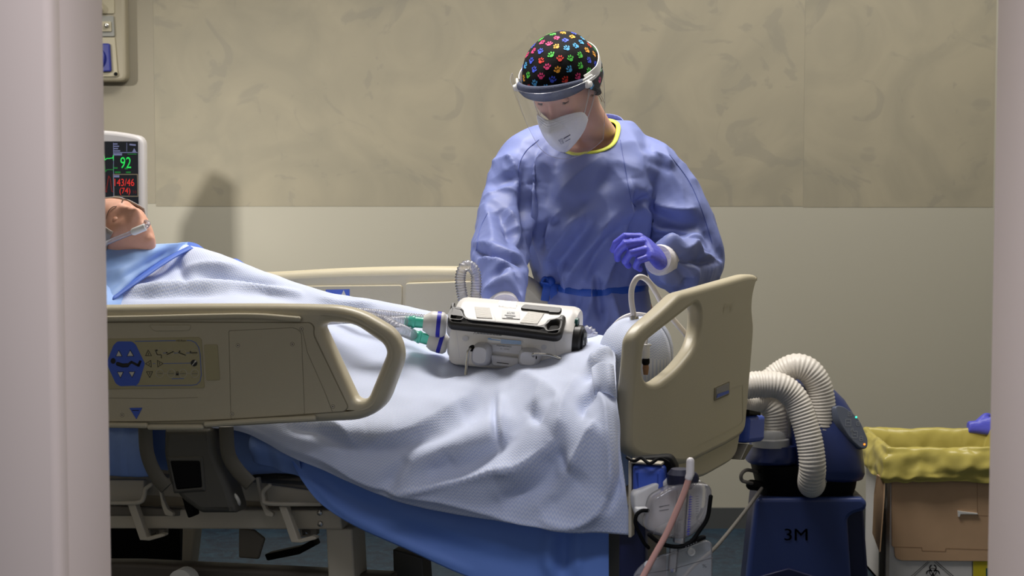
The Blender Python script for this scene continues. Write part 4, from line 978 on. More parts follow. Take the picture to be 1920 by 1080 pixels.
# ------------------------------------------------------------------ nurse
def nurse():
    YB = 4.80
    g = lambda px, py, Y=YB: pix(px, py, Y)
    root_loc = Vector((g(1115, 600).x, YB, 0))
    HC = pix(1052, 158, 4.62)
    HR = Matrix.Rotation(math.radians(-22), 4, 'Z') @ Matrix.Rotation(math.radians(38), 4, 'X') @ Matrix.Rotation(math.radians(-2), 4, 'Y')
    T = Matrix.Translation(HC) @ HR
    # --- body, one skin: head, neck, trunk, arms with hands, legs with feet
    b = MB(); head_mesh(b, 'skin', T)
    X = Vector((1, 0, 0)); Yv = Vector((0, 1, 0)); Z = Vector((0, 0, 1))
    nk = [g(1088, 195, 4.70), g(1102, 225, 4.74), g(1112, 255, 4.80)]
    b.ell([(nk[0]-Vector((.01, .03, -.03)), X*.05, Vector((0, .05, .02))), (nk[0], X*.052, Vector((0, .055, .02))), (nk[1], X*.056, Vector((0, .06, .02))), (nk[2], X*.075, Vector((0, .075, .01))), (g(1112, 275, 4.82), X*.12, Yv*.09)], 'skin', 24)
    zs = [(1.40, .10, .08, 1112), (1.36, .155, .10, 1108), (1.28, .16, .11, 1104), (1.15, .145, .105, 1108), (1.03, .13, .10, 1112), (.93, .155, .115, 1116), (.82, .165, .12, 1118), (.76, .15, .11, 1118)]
    b.ell([(pz(p, z, YB+.02), X*a, Yv*c) for z, a, c, p in zs], 'skin', 28)
    SR, ER, WR = g(972, 295, 4.84), g(936, 455, 4.65), g(946, 565, 4.27)     # her right arm (left in the picture)
    SL, EL, WL_ = g(1200, 318, 4.84), g(1300, 480, 4.80), g(1240, 484, 4.50)
    b.tube([SR, SR.lerp(ER, .5), ER, ER.lerp(WR, .4), WR], [.040, .036, .034, .034, .026], 'skin', 14, 'round')
    b.tube([SL, SL.lerp(EL, .5), EL, EL.lerp(WL_, .4), WL_], [.044, .040, .036, .036, .027], 'skin', 14, 'round')
    for sg in (-1, 1):
        h = pz(1118, .8, YB+.02)+X*sg*.085; f = Vector((h.x+sg*.01, YB+.03, .08))
        b.tube([h, h.lerp(f, .5), f.lerp(h, .15), f], [.085, .06, .045, .04], 'skin', 14, 'round')
        b.ell([(f+Vector((0, .05, -.04)), X*.03, Z*.03), (f+Vector((0, 0, -.03)), X*.04, Z*.05), (f+Vector((0, -.09, -.05)), X*.045, Z*.03), (f+Vector((0, -.17, -.06)), X*.03, Z*.02)], 'skin', 16)
    # hand poses
    lx = Vector((-.50, -.78, .40)); lz = Vector((.35, -.60, .72)); ly = lz.cross(lx); ly = ly if ly.z > 0 else -ly; lz = (lz-lx.normalized()*lz.dot(lx.normalized())).normalized()
    lw = WL_+Vector((-.006, -.02, -.004))
    lc = [(30, 62, 40), (38, 72, 45), (46, 78, 50), (54, 82, 50)]
    lt = [(.012, .022, -.006), (.04, .040, -.018), (.072, .040, -.034), (.095, .026, -.045), (.108, .014, -.050)]
    rx = Vector((.05, -.75, -.65)); ry = Vector((1, 0, .0)); rz = Vector((.0, -.65, .75)); ry = -ry
    ry = Vector((1, 0.05, 0)); rw = WR+Vector((0, -.01, -.005))
    rc = [(25, 30, 20), (25, 32, 22), (28, 34, 22), (30, 36, 22)]
    rt = [(.012, .022, -.006), (.035, .048, -.012), (.062, .060, -.018), (.085, .064, -.022), (.095, .064, -.024)]
    hand_lofts(b, 'skin', lw, lx, ly, lz, lc, lt, .97, .7, False); hand_lofts(b, 'skin', rw, rx, ry, rz, rc, rt, .97, .7, False)
    V, Fc = remesh(b, .0042, 3)
    body = finish(V, Fc, 'nurse', 'skin', org=root_loc)
    tag(body, 'person in blue gown, paw print cap and face shield leaning over the bed', 'person')
    face_details(T, body)
    # --- gown
    m = MB()
    rows = [(1.435, .095, .08, 1118, 4.86), (1.41, .125, .10, 1114, 4.85), (1.375, .155, .12, 1108, 4.83), (1.32, .176, .135, 1100, 4.80), (1.24, .178, .145, 1096, 4.78), (1.15, .165, .145, 1098, 4.77), (1.06, .148, .135, 1104, 4.79), (1.0, .142, .128, 1108, 4.80), (.95, .15, .135, 1110, 4.80), (.86, .175, .155, 1112, 4.80), (.70, .19, .17, 1114, 4.80), (.50, .20, .18, 1116, 4.80)]
    m.ell([(pz(p, z, y), X*a, Yv*c) for z, a, c, p, y in rows], 'gown', 36)
    ra = [(1080, 296, 4.82, .055), (1030, 284, 4.83, .075), (992, 305, 4.80, .082), (968, 348, 4.76, .077), (951, 400, 4.70, .070), (940, 450, 4.62, .067), (936, 490, 4.52, .065), (940, 522, 4.42, .060), (945, 545, 4.34, .050), (947, 560, 4.29, .043)]
    P = cv([g(x, y, Y) for x, y, Y, r in ra], 5); rr = np.interp(np.linspace(0, len(ra)-1, len(P)), range(len(ra)), [r[3] for r in ra])
    m.tube(P, rr, 'gown', 24, 'round')
    la = [(1115, 304, 4.84, .055), (1165, 298, 4.85, .075), (1206, 318, 4.84, .087), (1243, 368, 4.84, .093), (1272, 426, 4.83, .094), (1296, 478, 4.80, .087), (1292, 505, 4.72, .074), (1274, 503, 4.64, .066), (1256, 496, 4.57, .056), (1246, 489, 4.53, .047)]
    P = cv([g(x, y, Y) for x, y, Y, r in la], 5); rr = np.interp(np.linspace(0, len(la)-1, len(P)), range(len(la)), [r[3] for r in la])
    m.tube(P, rr, 'gown', 24, 'round')
    m.sphere(g(1190, 318, 4.80), (.075, .085, .065), 'gown'); m.sphere(g(1020, 310, 4.79), (.07, .08, .06), 'gown')
    V, Fc = remesh(m, .0052, 14)
    # cut the neck opening with a slanted plane
    nc = g(1124, 250, 4.80); pn = Vector((-.10, -.62, .78)).normalized(); pn_ = np.array(pn)
    po = np.array(g(1105, 283, 4.70))
    keep = ~(((V-po)@pn_ > 0) & (np.linalg.norm((V-np.array(nc))[:, :2], axis=1) < .13) & (V[:, 2] > 1.343))
    idx = -np.ones(len(V), int); idx[keep] = np.arange(keep.sum()); V = V[keep]
    Fc = [tuple(idx[i] for i in f) for f in Fc if all(keep[i] for i in f)]
    # cut the sleeve ends open beyond the cuffs
    N = vnormals(V, Fc)
    q = lambda L: [(860+x/2.4, 200+y/2.4) for x, y in L]
    S = [
        # her right sleeve: elbow break, forearm puckers
        (q([(75, 645), (180, 690), (260, 700), (300, 720)]), 7, -.012), (q([(85, 620), (180, 660), (280, 690)]), 10, .008), (q([(100, 700), (180, 715), (270, 745)]), 8, .009),
        (q([(140, 790), (200, 740), (270, 735)]), 7, -.009), (q([(120, 850), (180, 800), (250, 780)]), 8, .008), (q([(240, 760), (285, 850)]), 7, -.008), (q([(210, 740), (260, 820), (270, 870)]), 6, .007),
        (q([(170, 480), (220, 560), (240, 640)]), 14, -.010), (q([(130, 440), (150, 540), (160, 640)]), 14, .008), (q([(215, 470), (260, 560), (290, 620)]), 10, .009), (q([(200, 540), (250, 580), (300, 640)]), 8, -.008),
        (q([(150, 260), (230, 240), (270, 250)]), 12, .006), (q([(140, 380), (220, 330), (270, 330)]), 14, -.008), (q([(120, 420), (200, 380), (260, 400)]), 12, .007), (q([(285, 280), (278, 400), (298, 520)]), 7, -.007),
        (q([(230, 230), (260, 300), (275, 380)]), 8, .008),
        # trunk: folds gathering to the belt
        (q([(300, 380), (300, 520), (310, 640), (350, 740)]), 12, -.012), (q([(340, 350), (350, 450), (330, 560)]), 20, .012), (q([(470, 470), (420, 540), (405, 620)]), 12, .010), (q([(455, 500), (400, 560), (380, 640)]), 9, -.008),
        (q([(560, 480), (470, 580), (410, 690)]), 14, .012), (q([(610, 520), (520, 620), (430, 740)]), 14, -.012), (q([(700, 480), (600, 600), (520, 720), (500, 800)]), 14, .012), (q([(740, 540), (640, 640), (560, 780)]), 12, -.012),
        (q([(770, 620), (690, 700), (650, 800)]), 12, .012), (q([(800, 440), (810, 540), (780, 640), (700, 740)]), 16, -.020), (q([(780, 380), (800, 440), (870, 390)]), 9, -.010), (q([(760, 330), (770, 420), (785, 520)]), 12, .010),
        (q([(640, 230), (520, 330), (440, 420)]), 20, .008), (q([(690, 280), (600, 400), (540, 460)]), 16, -.007), (q([(380, 200), (350, 280), (330, 360)]), 16, .008), (q([(430, 230), (420, 340), (380, 450)]), 18, -.008),
        (q([(420, 700), (430, 760), (450, 820)]), 8, -.010), (q([(480, 700), (490, 780), (500, 850)]), 7, .009), (q([(600, 740), (600, 830), (590, 900), (560, 980)]), 8, .010), (q([(620, 760), (625, 850), (640, 950)]), 7, -.010),
        (q([(540, 850), (520, 920), (500, 1000)]), 9, -.010), (q([(680, 840), (700, 920), (720, 980)]), 9, .010), (q([(450, 850), (440, 920), (450, 1000)]), 10, .010),
        # her left sleeve
        (q([(860, 200), (930, 230), (970, 270)]), 8, .004), (q([(850, 240), (900, 262), (960, 290)]), 8, -.003),
        (q([(830, 380), (900, 440), (1000, 470), (1060, 460)]), 16, .010), (q([(820, 400), (880, 480), (960, 520), (1080, 530)]), 14, -.010), (q([(830, 440), (900, 540), (1000, 590), (1100, 600)]), 12, .010),
        (q([(900, 580), (980, 585), (1060, 620), (1130, 650)]), 8, -.012), (q([(920, 600), (1000, 620), (1070, 670)]), 8, .010), (q([(940, 640), (1010, 690), (1080, 700), (1190, 690)]), 7, -.010), (q([(1060, 690), (1100, 680), (1190, 700)]), 7, .009),
        (q([(960, 700), (1000, 740), (1010, 790)]), 9, -.010), (q([(900, 750), (960, 770), (1040, 750)]), 10, .010), (q([(1040, 700), (1050, 770), (1030, 830)]), 10, .008), (q([(1000, 660), (1040, 640), (1080, 650)]), 6, .007),
        (q([(1100, 560), (1150, 640), (1190, 690)]), 9, -.008)]
    rn = []
    for v in V:
        p = Vector((v[0]*1.0, v[1], v[2]*.55))
        rn.append(
                  .0055*(1-2.2*abs(noise.noise(p*10)))+.0034*(1-2.2*abs(noise.noise(p*22+Vector((5, 2, 1)))))+.006*noise.noise(p*6))
    V = V+N*(np.array(rn)*np.clip((1.43-V[:, 2])*12, 0, 1))[:, None]
    S = [(a_[0], a_[1]*(1.15 if a_[2] > 0 else 1), a_[2]*(1.25 if a_[2] > 0 else 1), 'c' if a_[2] > 0 else 'g') for a_ in S]
    V = folds(V, N, S, k=2.0)
    gn = finish(V, Fc, 'gown', 'gown', body, org=root_loc+Z*.5)
    md = gn.modifiers.new('thickness', 'SOLIDIFY'); md.thickness = .002; md.offset = -1
    bv = bvh_of(V, Fc)
    vdir = lambda p: (CAMP-p).normalized()
    def on(L, off, n=8):
        out = []
        for x, y in catmull(L, n):
            h, nn = cast(bv, x, y)
            if h is not None:
                p = h+vdir(h)*off
                if not out or abs(p.y-out[-1].y) < .09: out.append(p)
        return out
    def ribbon(L, w, m, name, par, th=.0015, n=10):
        P = on(L, .0012, n); mb = MB()
        if len(P) < 3: return
        d = vdir(P[len(P)//2]); mb.tube(P, w/2, m, 10, flat=th/w*2, up=d) ; return mb.build(name, par, 50)
    ribbon([(1002, 528), (1012, 530), (1030, 536), (1060, 543), (1100, 549), (1140, 547), (1180, 543), (1215, 538)], .019, 'belt', 'belt', gn)
    k0 = on([(1030, 528), (1030, 534)], .008)[0]
    mb = MB(); mb.sphere(k0, (.016, .012, .014), 'belt', 12, 8); mb.tube(cv([k0, k0+Vector((-.012, -.01, .012)), k0+Vector((-.02, -.012, .0)), k0+Vector((-.006, -.012, -.004))], 6), .006, 'belt', 8, 'round', flat=.5); mb.build('belt_knot', gn)
    for dx, dz in ((-.012, -.05), (.018, -.075)):
        mb = MB(); mb.tube(cv([k0, k0+Vector((dx*.6, -.008, dz*.4)), k0+Vector((dx, -.004, dz))], 6), .0105, 'belt', 8, flat=.15, up=Vector((0, -1, 0))); mb.build('belt_tail', gn)
    # neckline trim follows the cut edge
    from collections import Counter
    ec = Counter(); 
    for f in Fc:
        for a, b2 in zip(f, f[1:]+f[:1]): ec[tuple(sorted((a, b2)))] += 1
    bd = set(i for e, c in ec.items() if c == 1 for i in e)
    B = [Vector(V[i]) for i in bd if V[i][2] > 1.25]
    if B:
        c = sum(B, Vector())/len(B); c = Vector(c)
        e1 = (X-pn*X.dot(pn)).normalized(); e2 = pn.cross(e1)
        bins = {}
        for p in B:
            a = math.atan2((p-c).dot(e2), (p-c).dot(e1)); bins.setdefault(int((a+math.pi)/(2*math.pi)*40) % 40, []).append(p)
        loop = [sum(bins[k], Vector())/len(bins[k]) for k in sorted(bins)]
        for _ in range(2): loop = [(loop[i-1]+loop[i]*2+loop[(i+1) % len(loop)])/4 for i in range(len(loop))]
        mb = MB(); mb.tube([p+(p-c).normalized()*.003 for p in cv([list(p) for p in loop]+[list(loop[0])], 4)],   .0058, 'trim_yellow', 10, flat=.4, up=pn); mb.build('neck_trim', gn, label='bright yellow neck binding')
    for nm, L in [('seam', [(1163, 262), (1168, 290), (1176, 335), (1184, 375), (1192, 388)]), ('seam', [(1010, 262), (985, 285), (972, 315), (975, 350)]), ('seam', [(1255, 290), (1292, 340), (1318, 400), (1335, 455)]), ('seam', [(914, 400), (900, 430), (893, 470)])]:
        P = on(L, .0004)
        if len(P) > 3: mb = MB(); mb.tube(P, .0013, 'gown_seam', 6); mb.build(nm, gn)
    # --- gloves and knitted cuffs
    for nm, w, ax, ay, az, c, t in [('glove', lw, lx, ly, lz, lc, lt), ('glove', rw, rx, ry, rz, rc, rt)]:
        mb = MB(); hand_lofts(mb, 'glove', w, ax, ay, az, c, t, 1.06, 1.06); gv, gf = remesh(mb, .0022, 3, .4)
        finish(gv, gf, 'glove', 'glove', body, label='violet blue rubber glove')
    for w, ax, nm in [(lw, lx, 'l'), (rw, rx, 'r')]:
        ax = ax.normalized(); mb = MB(); fo = EL if nm == 'l' else ER
        arm = ((WL_ if nm == 'l' else WR)-fo).normalized(); arm = arm if nm == 'r' else Vector((-.30, -.93, .05)).normalized()
        a = w+arm*(-.05); pr = [a, w+arm*-.025, w+arm*-.004, w+(ax+arm).normalized()*.014]
        mb.tube(cv(pr, 4), list(np.interp(np.linspace(0, 1, 13), [0, .4, .75, 1], [.040, .040, .0385, .035])), 'cuff', 24)
        mb.build('cuff', body, label='white knitted cuff')
    # --- shoes and trousers, below the bed
    for sg in (-1, 1):
        h = pz(1118, .8, YB+.02)+X*sg*.085; f = Vector((h.x+sg*.01, YB+.03, .1))
        mb = MB(); mb.tube([h, h.lerp(f, .5), f], [.10, .08, .07], 'navy', 20); mb.build('trouser_leg', body)
        mb = MB(); mb.ell([(f+Vector((0, .07, -.05)), X*.04, Z*.045), (f+Vector((0, -.02, -.045)), X*.05, Z*.05), (f+Vector((0, -.12, -.06)), X*.055, Z*.035), (f+Vector((0, -.2, -.07)), X*.04, Z*.025)], 'white_plastic', 20); mb.build('shoe', body)
    # --- scrub cap with paw prints
    cc = Vector((0, .014, .024)); rad = Vector((.096, .119, .099))
    def bulge(d):
        t_ = abs(math.atan2(d.x, -d.y)); p_ = math.asin(max(-1, min(1, d.z)))
        return .13*math.exp(-((t_-2.0)/.65)**2-((p_+.42)/.38)**2)
    def capp(t, ph, off=0):
        d = Vector((math.cos(ph)*math.sin(t), -math.cos(ph)*math.cos(t), math.sin(ph)))
        k = 1+.025*noise.noise(d*2.2+Vector((3, 1, 0)))+bulge(d)
        p = Vector((d.x*(rad.x*k+off), d.y*(rad.y*k+off), d.z*(rad.z*k+off)))
        return cc+p
    def lowph(t): return math.radians(float(np.interp(abs((t+math.pi) % (2*math.pi)-math.pi), [0, .6, 1.05, 1.35, 1.7, 2.2, 3.15], [13, 9, -4, -24, -42, -54, -60])))
    mb = MB(); rows = []
    for i in range(25):
        r = []
        for j in range(49):
            t = 2*math.pi*j/48; p0 = lowph(t); ph = p0+(math.pi/2-p0)*i/24
            r.append(T @ capp(t, ph))
        rows.append(r)
    mb.grid(rows, 'cap_black')
    rng = random.Random(5); n = 150
    for i in range(n):
        zz = 1-(i+.5)/n*1.75; t = i*2.39996; ph = math.asin(max(-1, min(1, zz)))
        if ph < lowph(t)+.10: continue
        d = .0022; e1 = None
        c0 = capp(t, ph); u = (capp(t+.02, ph)-c0).normalized(); v = (capp(t, ph+.02)-c0).normalized()
        rot = rng.uniform(-.5, .5)+math.pi*0; m_ = rng.choice(PAW); sc_ = .0094
        def blob(bx, by, rx, ry, ra):
            pts = []
            for k in range(12):
                a = 2*math.pi*k/12; x = rx*math.cos(a); y = ry*math.sin(a)
                X_, Y_ = bx+x*math.cos(ra)-y*math.sin(ra), by+x*math.sin(ra)+y*math.cos(ra)
                x2, y2 = (X_*math.cos(rot)-Y_*math.sin(rot))*sc_, (X_*math.sin(rot)+Y_*math.cos(rot))*sc_
                q_ = c0+u*x2+v*y2-cc; kk = 1/math.sqrt((q_.x/rad.x)**2+(q_.y/rad.y)**2+(q_.z/rad.z)**2)
                kk *= (c0-cc).length/((c0-cc).length*1) if False else 1
                dd = Vector((q_.x/rad.x, q_.y/rad.y, q_.z/rad.z)).normalized(); k2 = 1+.025*noise.noise(dd*2.2+Vector((3, 1, 0)))+bulge(dd)
                pts.append(T @ (cc+Vector((dd.x*(rad.x*k2+.0009), dd.y*(rad.y*k2+.0009), dd.z*(rad.z*k2+.0009)))))
            mb.add(pts, [tuple(range(12))], m_)
        blob(0, -.35, .58, .46, 0)
        for bx, by, ra in [(-.78, .12, .5), (-.3, .62, .15), (.3, .62, -.15), (.78, .12, -.5)]: blob(bx, by, .22, .36, ra)
    cap = mb.build('scrub_cap', body, 60, label='black cloth cap printed with coloured paw prints')
    # gathered back of the cap, over the nape
    mb = MB(); rows = []
    for i in range(10):
        r = []
        for j in range(25):
            t = math.radians(75+210*j/24); f = i/9
            p = capp(t, lowph(t)+.12-.22*f, .003+.008*math.sin(f*3.0)+.0015*math.sin(j*1.7)); r.append(T @ p)
        rows.append(r)
    mb.grid(rows, 'cap_black'); mb.build('cap_band', cap, 180, solid=.002)
    # --- hair wisps at the nape and a strand by the temple
    mb = MB(); rr = random.Random(3)
    for i in range(14):
        a = Vector((.062+rr.uniform(-.012, .004), .035+rr.uniform(-.02, .03), -.045+rr.uniform(-.012, .01)))
        q1 = a+Vector((.006+rr.uniform(0, .008), .012+rr.uniform(0, .012), -.014+rr.uniform(-.008, .004))); q2 = q1+Vector((rr.uniform(-.004, .008), rr.uniform(-.006, .008), -.016+rr.uniform(-.012, .006)))
        mb.tube([T @ Vector(p) for p in catmull([a, q1, q2], 5)], [.0006]*11, 'hair', 5)
    mb.build('hair', body, label='wisps of light brown hair at the nape'); mb = MB()
    for i in range(14):
        a = Vector((.062, -.012+rr.uniform(-.012, .012), .03)); mb.tube([T @ Vector(p) for p in catmull([a, a+Vector((.011, .002, -.02)), a+Vector((.012, .008, -.04))], 4)], .0007, 'hair', 5)
    mb.build('hair', body, label='wisps of light brown hair by the temple')
    # --- folded respirator mask
    sym = lambda L: L+[(-x, y, z) for x, y, z in reversed(L[:-1])]
    top = sym([(.0635, -.040, -.076), (.0605, -.058, -.047), (.036, -.096, -.026), (.008, -.122, -.020), (0, -.126, -.018)])
    mid = sym([(.0640, -.042, -.080), (.0600, -.066, -.062), (.040, -.108, -.056), (.014, -.142, -.052), (0, -.152, -.051)])
    mi2 = sym([(.0635, -.042, -.083), (.0585, -.064, -.084), (.040, -.098, -.094), (.015, -.126, -.100), (0, -.132, -.102)])
    bot = sym([(.0620, -.040, -.086), (.0530, -.056, -.104), (.035, -.078, -.122), (.012, -.096, -.138), (0, -.099, -.141)])
    L = [[Vector(p) for p in catmull(r, 4)] for r in (top, mid, mi2, bot)]
    mb = MB(); rows = []
    for k in range(len(L[0])):
        rows.append([T @ Vector(p) for p in catmull([L[0][k], L[0][k].lerp(L[1][k], .5)+Vector((0, -.003, 0)), L[1][k], L[2][k], L[3][k]], 4)])
    mb.grid(rows, 'mask'); mk = mb.build('respirator_mask', body, 180, solid=.0015, label='white folded respirator mask')
    bvm = BVHTree.FromPolygons(mb.v, mb.f)
    mb = MB()
    def onm(x, y):
        h = bvm.ray_cast(CAMP, raydir(x, y).normalized())[0]; return None if h is None else h+vdir(h)*.0022
    def mline(a, b2, w):
        P = [onm(a[0]+(b2[0]-a[0])*i/6, a[1]+(b2[1]-a[1])*i/6) for i in range(7)]; P = [p for p in P if p is not None]
        if len(P) > 2: mb.tube(P, w, 'mask_print', 5)
    def mtext(t, cx, cy, w, h, rot):
        TV, TF = text_geo(t); W = []
        for x, y in TV:
            X_, Y_ = x*w, -y*h; p = onm(cx+X_*math.cos(rot)-Y_*math.sin(rot), cy+X_*math.sin(rot)+Y_*math.cos(rot))
            if p is None: return
            W.append(p)
        mb.add(W, TF, 'mask_print')
    mtext('BYD', 1051.5, 262.5, 8, 4.5, -.52); mline((1057, 260), (1069, 253), .0016); mtext('CE', 1054, 267.5, 7, 4.5, -.5); mline((1060, 265.5), (1069, 260.5), .0009)
    if mb.v: mb.build('mask_print', mk, 180)
    mb = MB()
    for j in range(3):
        off = Vector((0, -.0012, -.004-.006*j)); mb.tube([T @ (p.lerp(L[1][i], .18+.16*j)+Vector((0, -.003-.001*math.sin(1), 0))) for i, p in enumerate(L[0])][3:-3], .0009, 'mask', 6)
    mb.build('pleat', mk)
    for a in [[(.0615, -.048, -.060), (.073, -.030, -.03), (.080, -.005, .0), (.084, .012, .02)], [(.063, -.040, -.080), (.074, -.010, -.055), (.080, .02, -.03), (.086, .026, -.01)]]:
        for sg in (1, -1):
            mb = MB(); mb.tube([T @ Vector((sg*p[0], p[1], p[2])) for p in catmull(a, 8)], .0012, 'white_hose', 6); mb.build('mask_strap', mk)
    # --- face shield: foam brow band, hinges, strap, clear visor
    def arc(rx, ry, y0, z0, zt, a0, a1, n):
        out = []
        for i in range(n+1):
            t = math.radians(a0+(a1-a0)*i/n); out.append(Vector((rx*math.sin(t), y0-ry*math.cos(t), z0+zt*(1-math.cos(t)))))
        return out
    def bandp(t, extra=0):
        """the line the brow band and strap follow round the cap"""
        c = max(0, math.cos(t)); k = 1-.07*c
        return Vector(((.0975*k+extra)*math.sin(t), .014-(.1195*k+extra)*math.cos(t), .024+.024*c))
    mb = MB(); R = []
    for i in range(41):
        t = math.radians(-62+124*i/40); p = bandp(t, .010); d = Vector((p.x, p.y-.014, 0)).normalized(); w = .45+.55*math.sin(math.pi*i/40)**.6
        R.append([T @ (p+d*(.0115*math.cos(2*math.pi*k/14)*w)+Vector((0, 0, (.0225*math.sin(2*math.pi*k/14))*w))) for k in range(14)])
    mb.rings(R, 'foam'); sh = mb.build('face_shield', body, 60, label='clear face shield with grey foam brow band')
    mb = MB(); rows = []
    for k in range(19):
        f = k/18; r = []
        tm = math.radians(86-34*f**1.2)
        for i in range(41):
            t = -tm+2*tm*i/40
            p = bandp(t, .026+.006*f); z0 = p.z+.016
            r.append(T @ Vector((p.x*(1-.06*f), p.y-.004+.030*f*f, z0-(.222*f)*(1-.12*(t/tm)**2))))
        rows.append(r)
    mb.grid(rows, 'visor'); v = mb.build('visor', sh, 180, label='thin clear plastic visor')
    edge = [r[0] for r in rows]+rows[-1][1:-1]+[r[-1] for r in reversed(rows)]
    mb = MB(); mb.tube(edge+[p for p in reversed(rows[0][1:-1])], .0006, 'clear_tube', 5, closed=True, cap=None); mb.build('visor_edge', sh)
    for sg in (1, -1):
        t = sg*math.radians(60); c = bandp(t, .012); o_ = T @ c; ax_ = T.to_3x3() @ Vector((sg, -.25, 0)).normalized(); tn = (bandp(t+sg*.2)-bandp(t)).normalized()
        mb = MB(); mb.lathe([(.0105, -.006), (.011, .004), (.009, .008), (.0, .009)], T @ (c+Vector((0, 0, -.004))), ax_, 'white_plastic', 20); mb.lathe([(.008, .008), (.008, .012), (.006, .014), (0, .0142)], T @ (c+Vector((0, 0, -.004))), ax_, 'white_plastic', 18)
        mb.tube([T @ (c-tn*.006+Vector((0, 0, .006))), T @ (c+tn*.020+Vector((0, 0, .006)))], .008, 'white_plastic', 10, 'round', flat=.5, up=ax_); mb.build('hinge', sh)
    mb = MB(); R = []
    for i in range(61):
        t = math.radians(62+236*i/60); p = bandp(t, .0035); d = Vector((p.x, p.y-.014, 0)).normalized(); p.z += .004
        R.append([T @ (p+d*a+Vector((0, 0, b_))) for a, b_ in [(0, -.0135), (.002, -.0135), (.003, 0), (.002, .0135), (0, .0135), (-.001, 0)]])
    mb.rings(R, 'white_plastic'); mb.build('head_strap', sh, 50)
    # scrub top showing inside the neck opening
    mb = MB(); rows = []
    for f in (0, .25, .5, .75, 1):
        r = []
        for i in range(33):
            t = 2*math.pi*i/32; c0 = g(1114, 244, 4.80); rr_ = .066+.040*f
            p = c0+Vector((math.cos(t)*rr_*1.15, math.sin(t)*rr_, 0)); p.z = c0.z+.012+.030*math.sin(t)+.012*math.cos(t)-.075*f**1.2-.02*(math.sin(t) < 0)*abs(math.sin(t))
            r.append(p)
        rows.append(r)
    mb.grid(rows, 'gown'); mb.build('scrub_top', body, 180, solid=.002, label='blue scrub collar under the gown')
    return body
nurse()
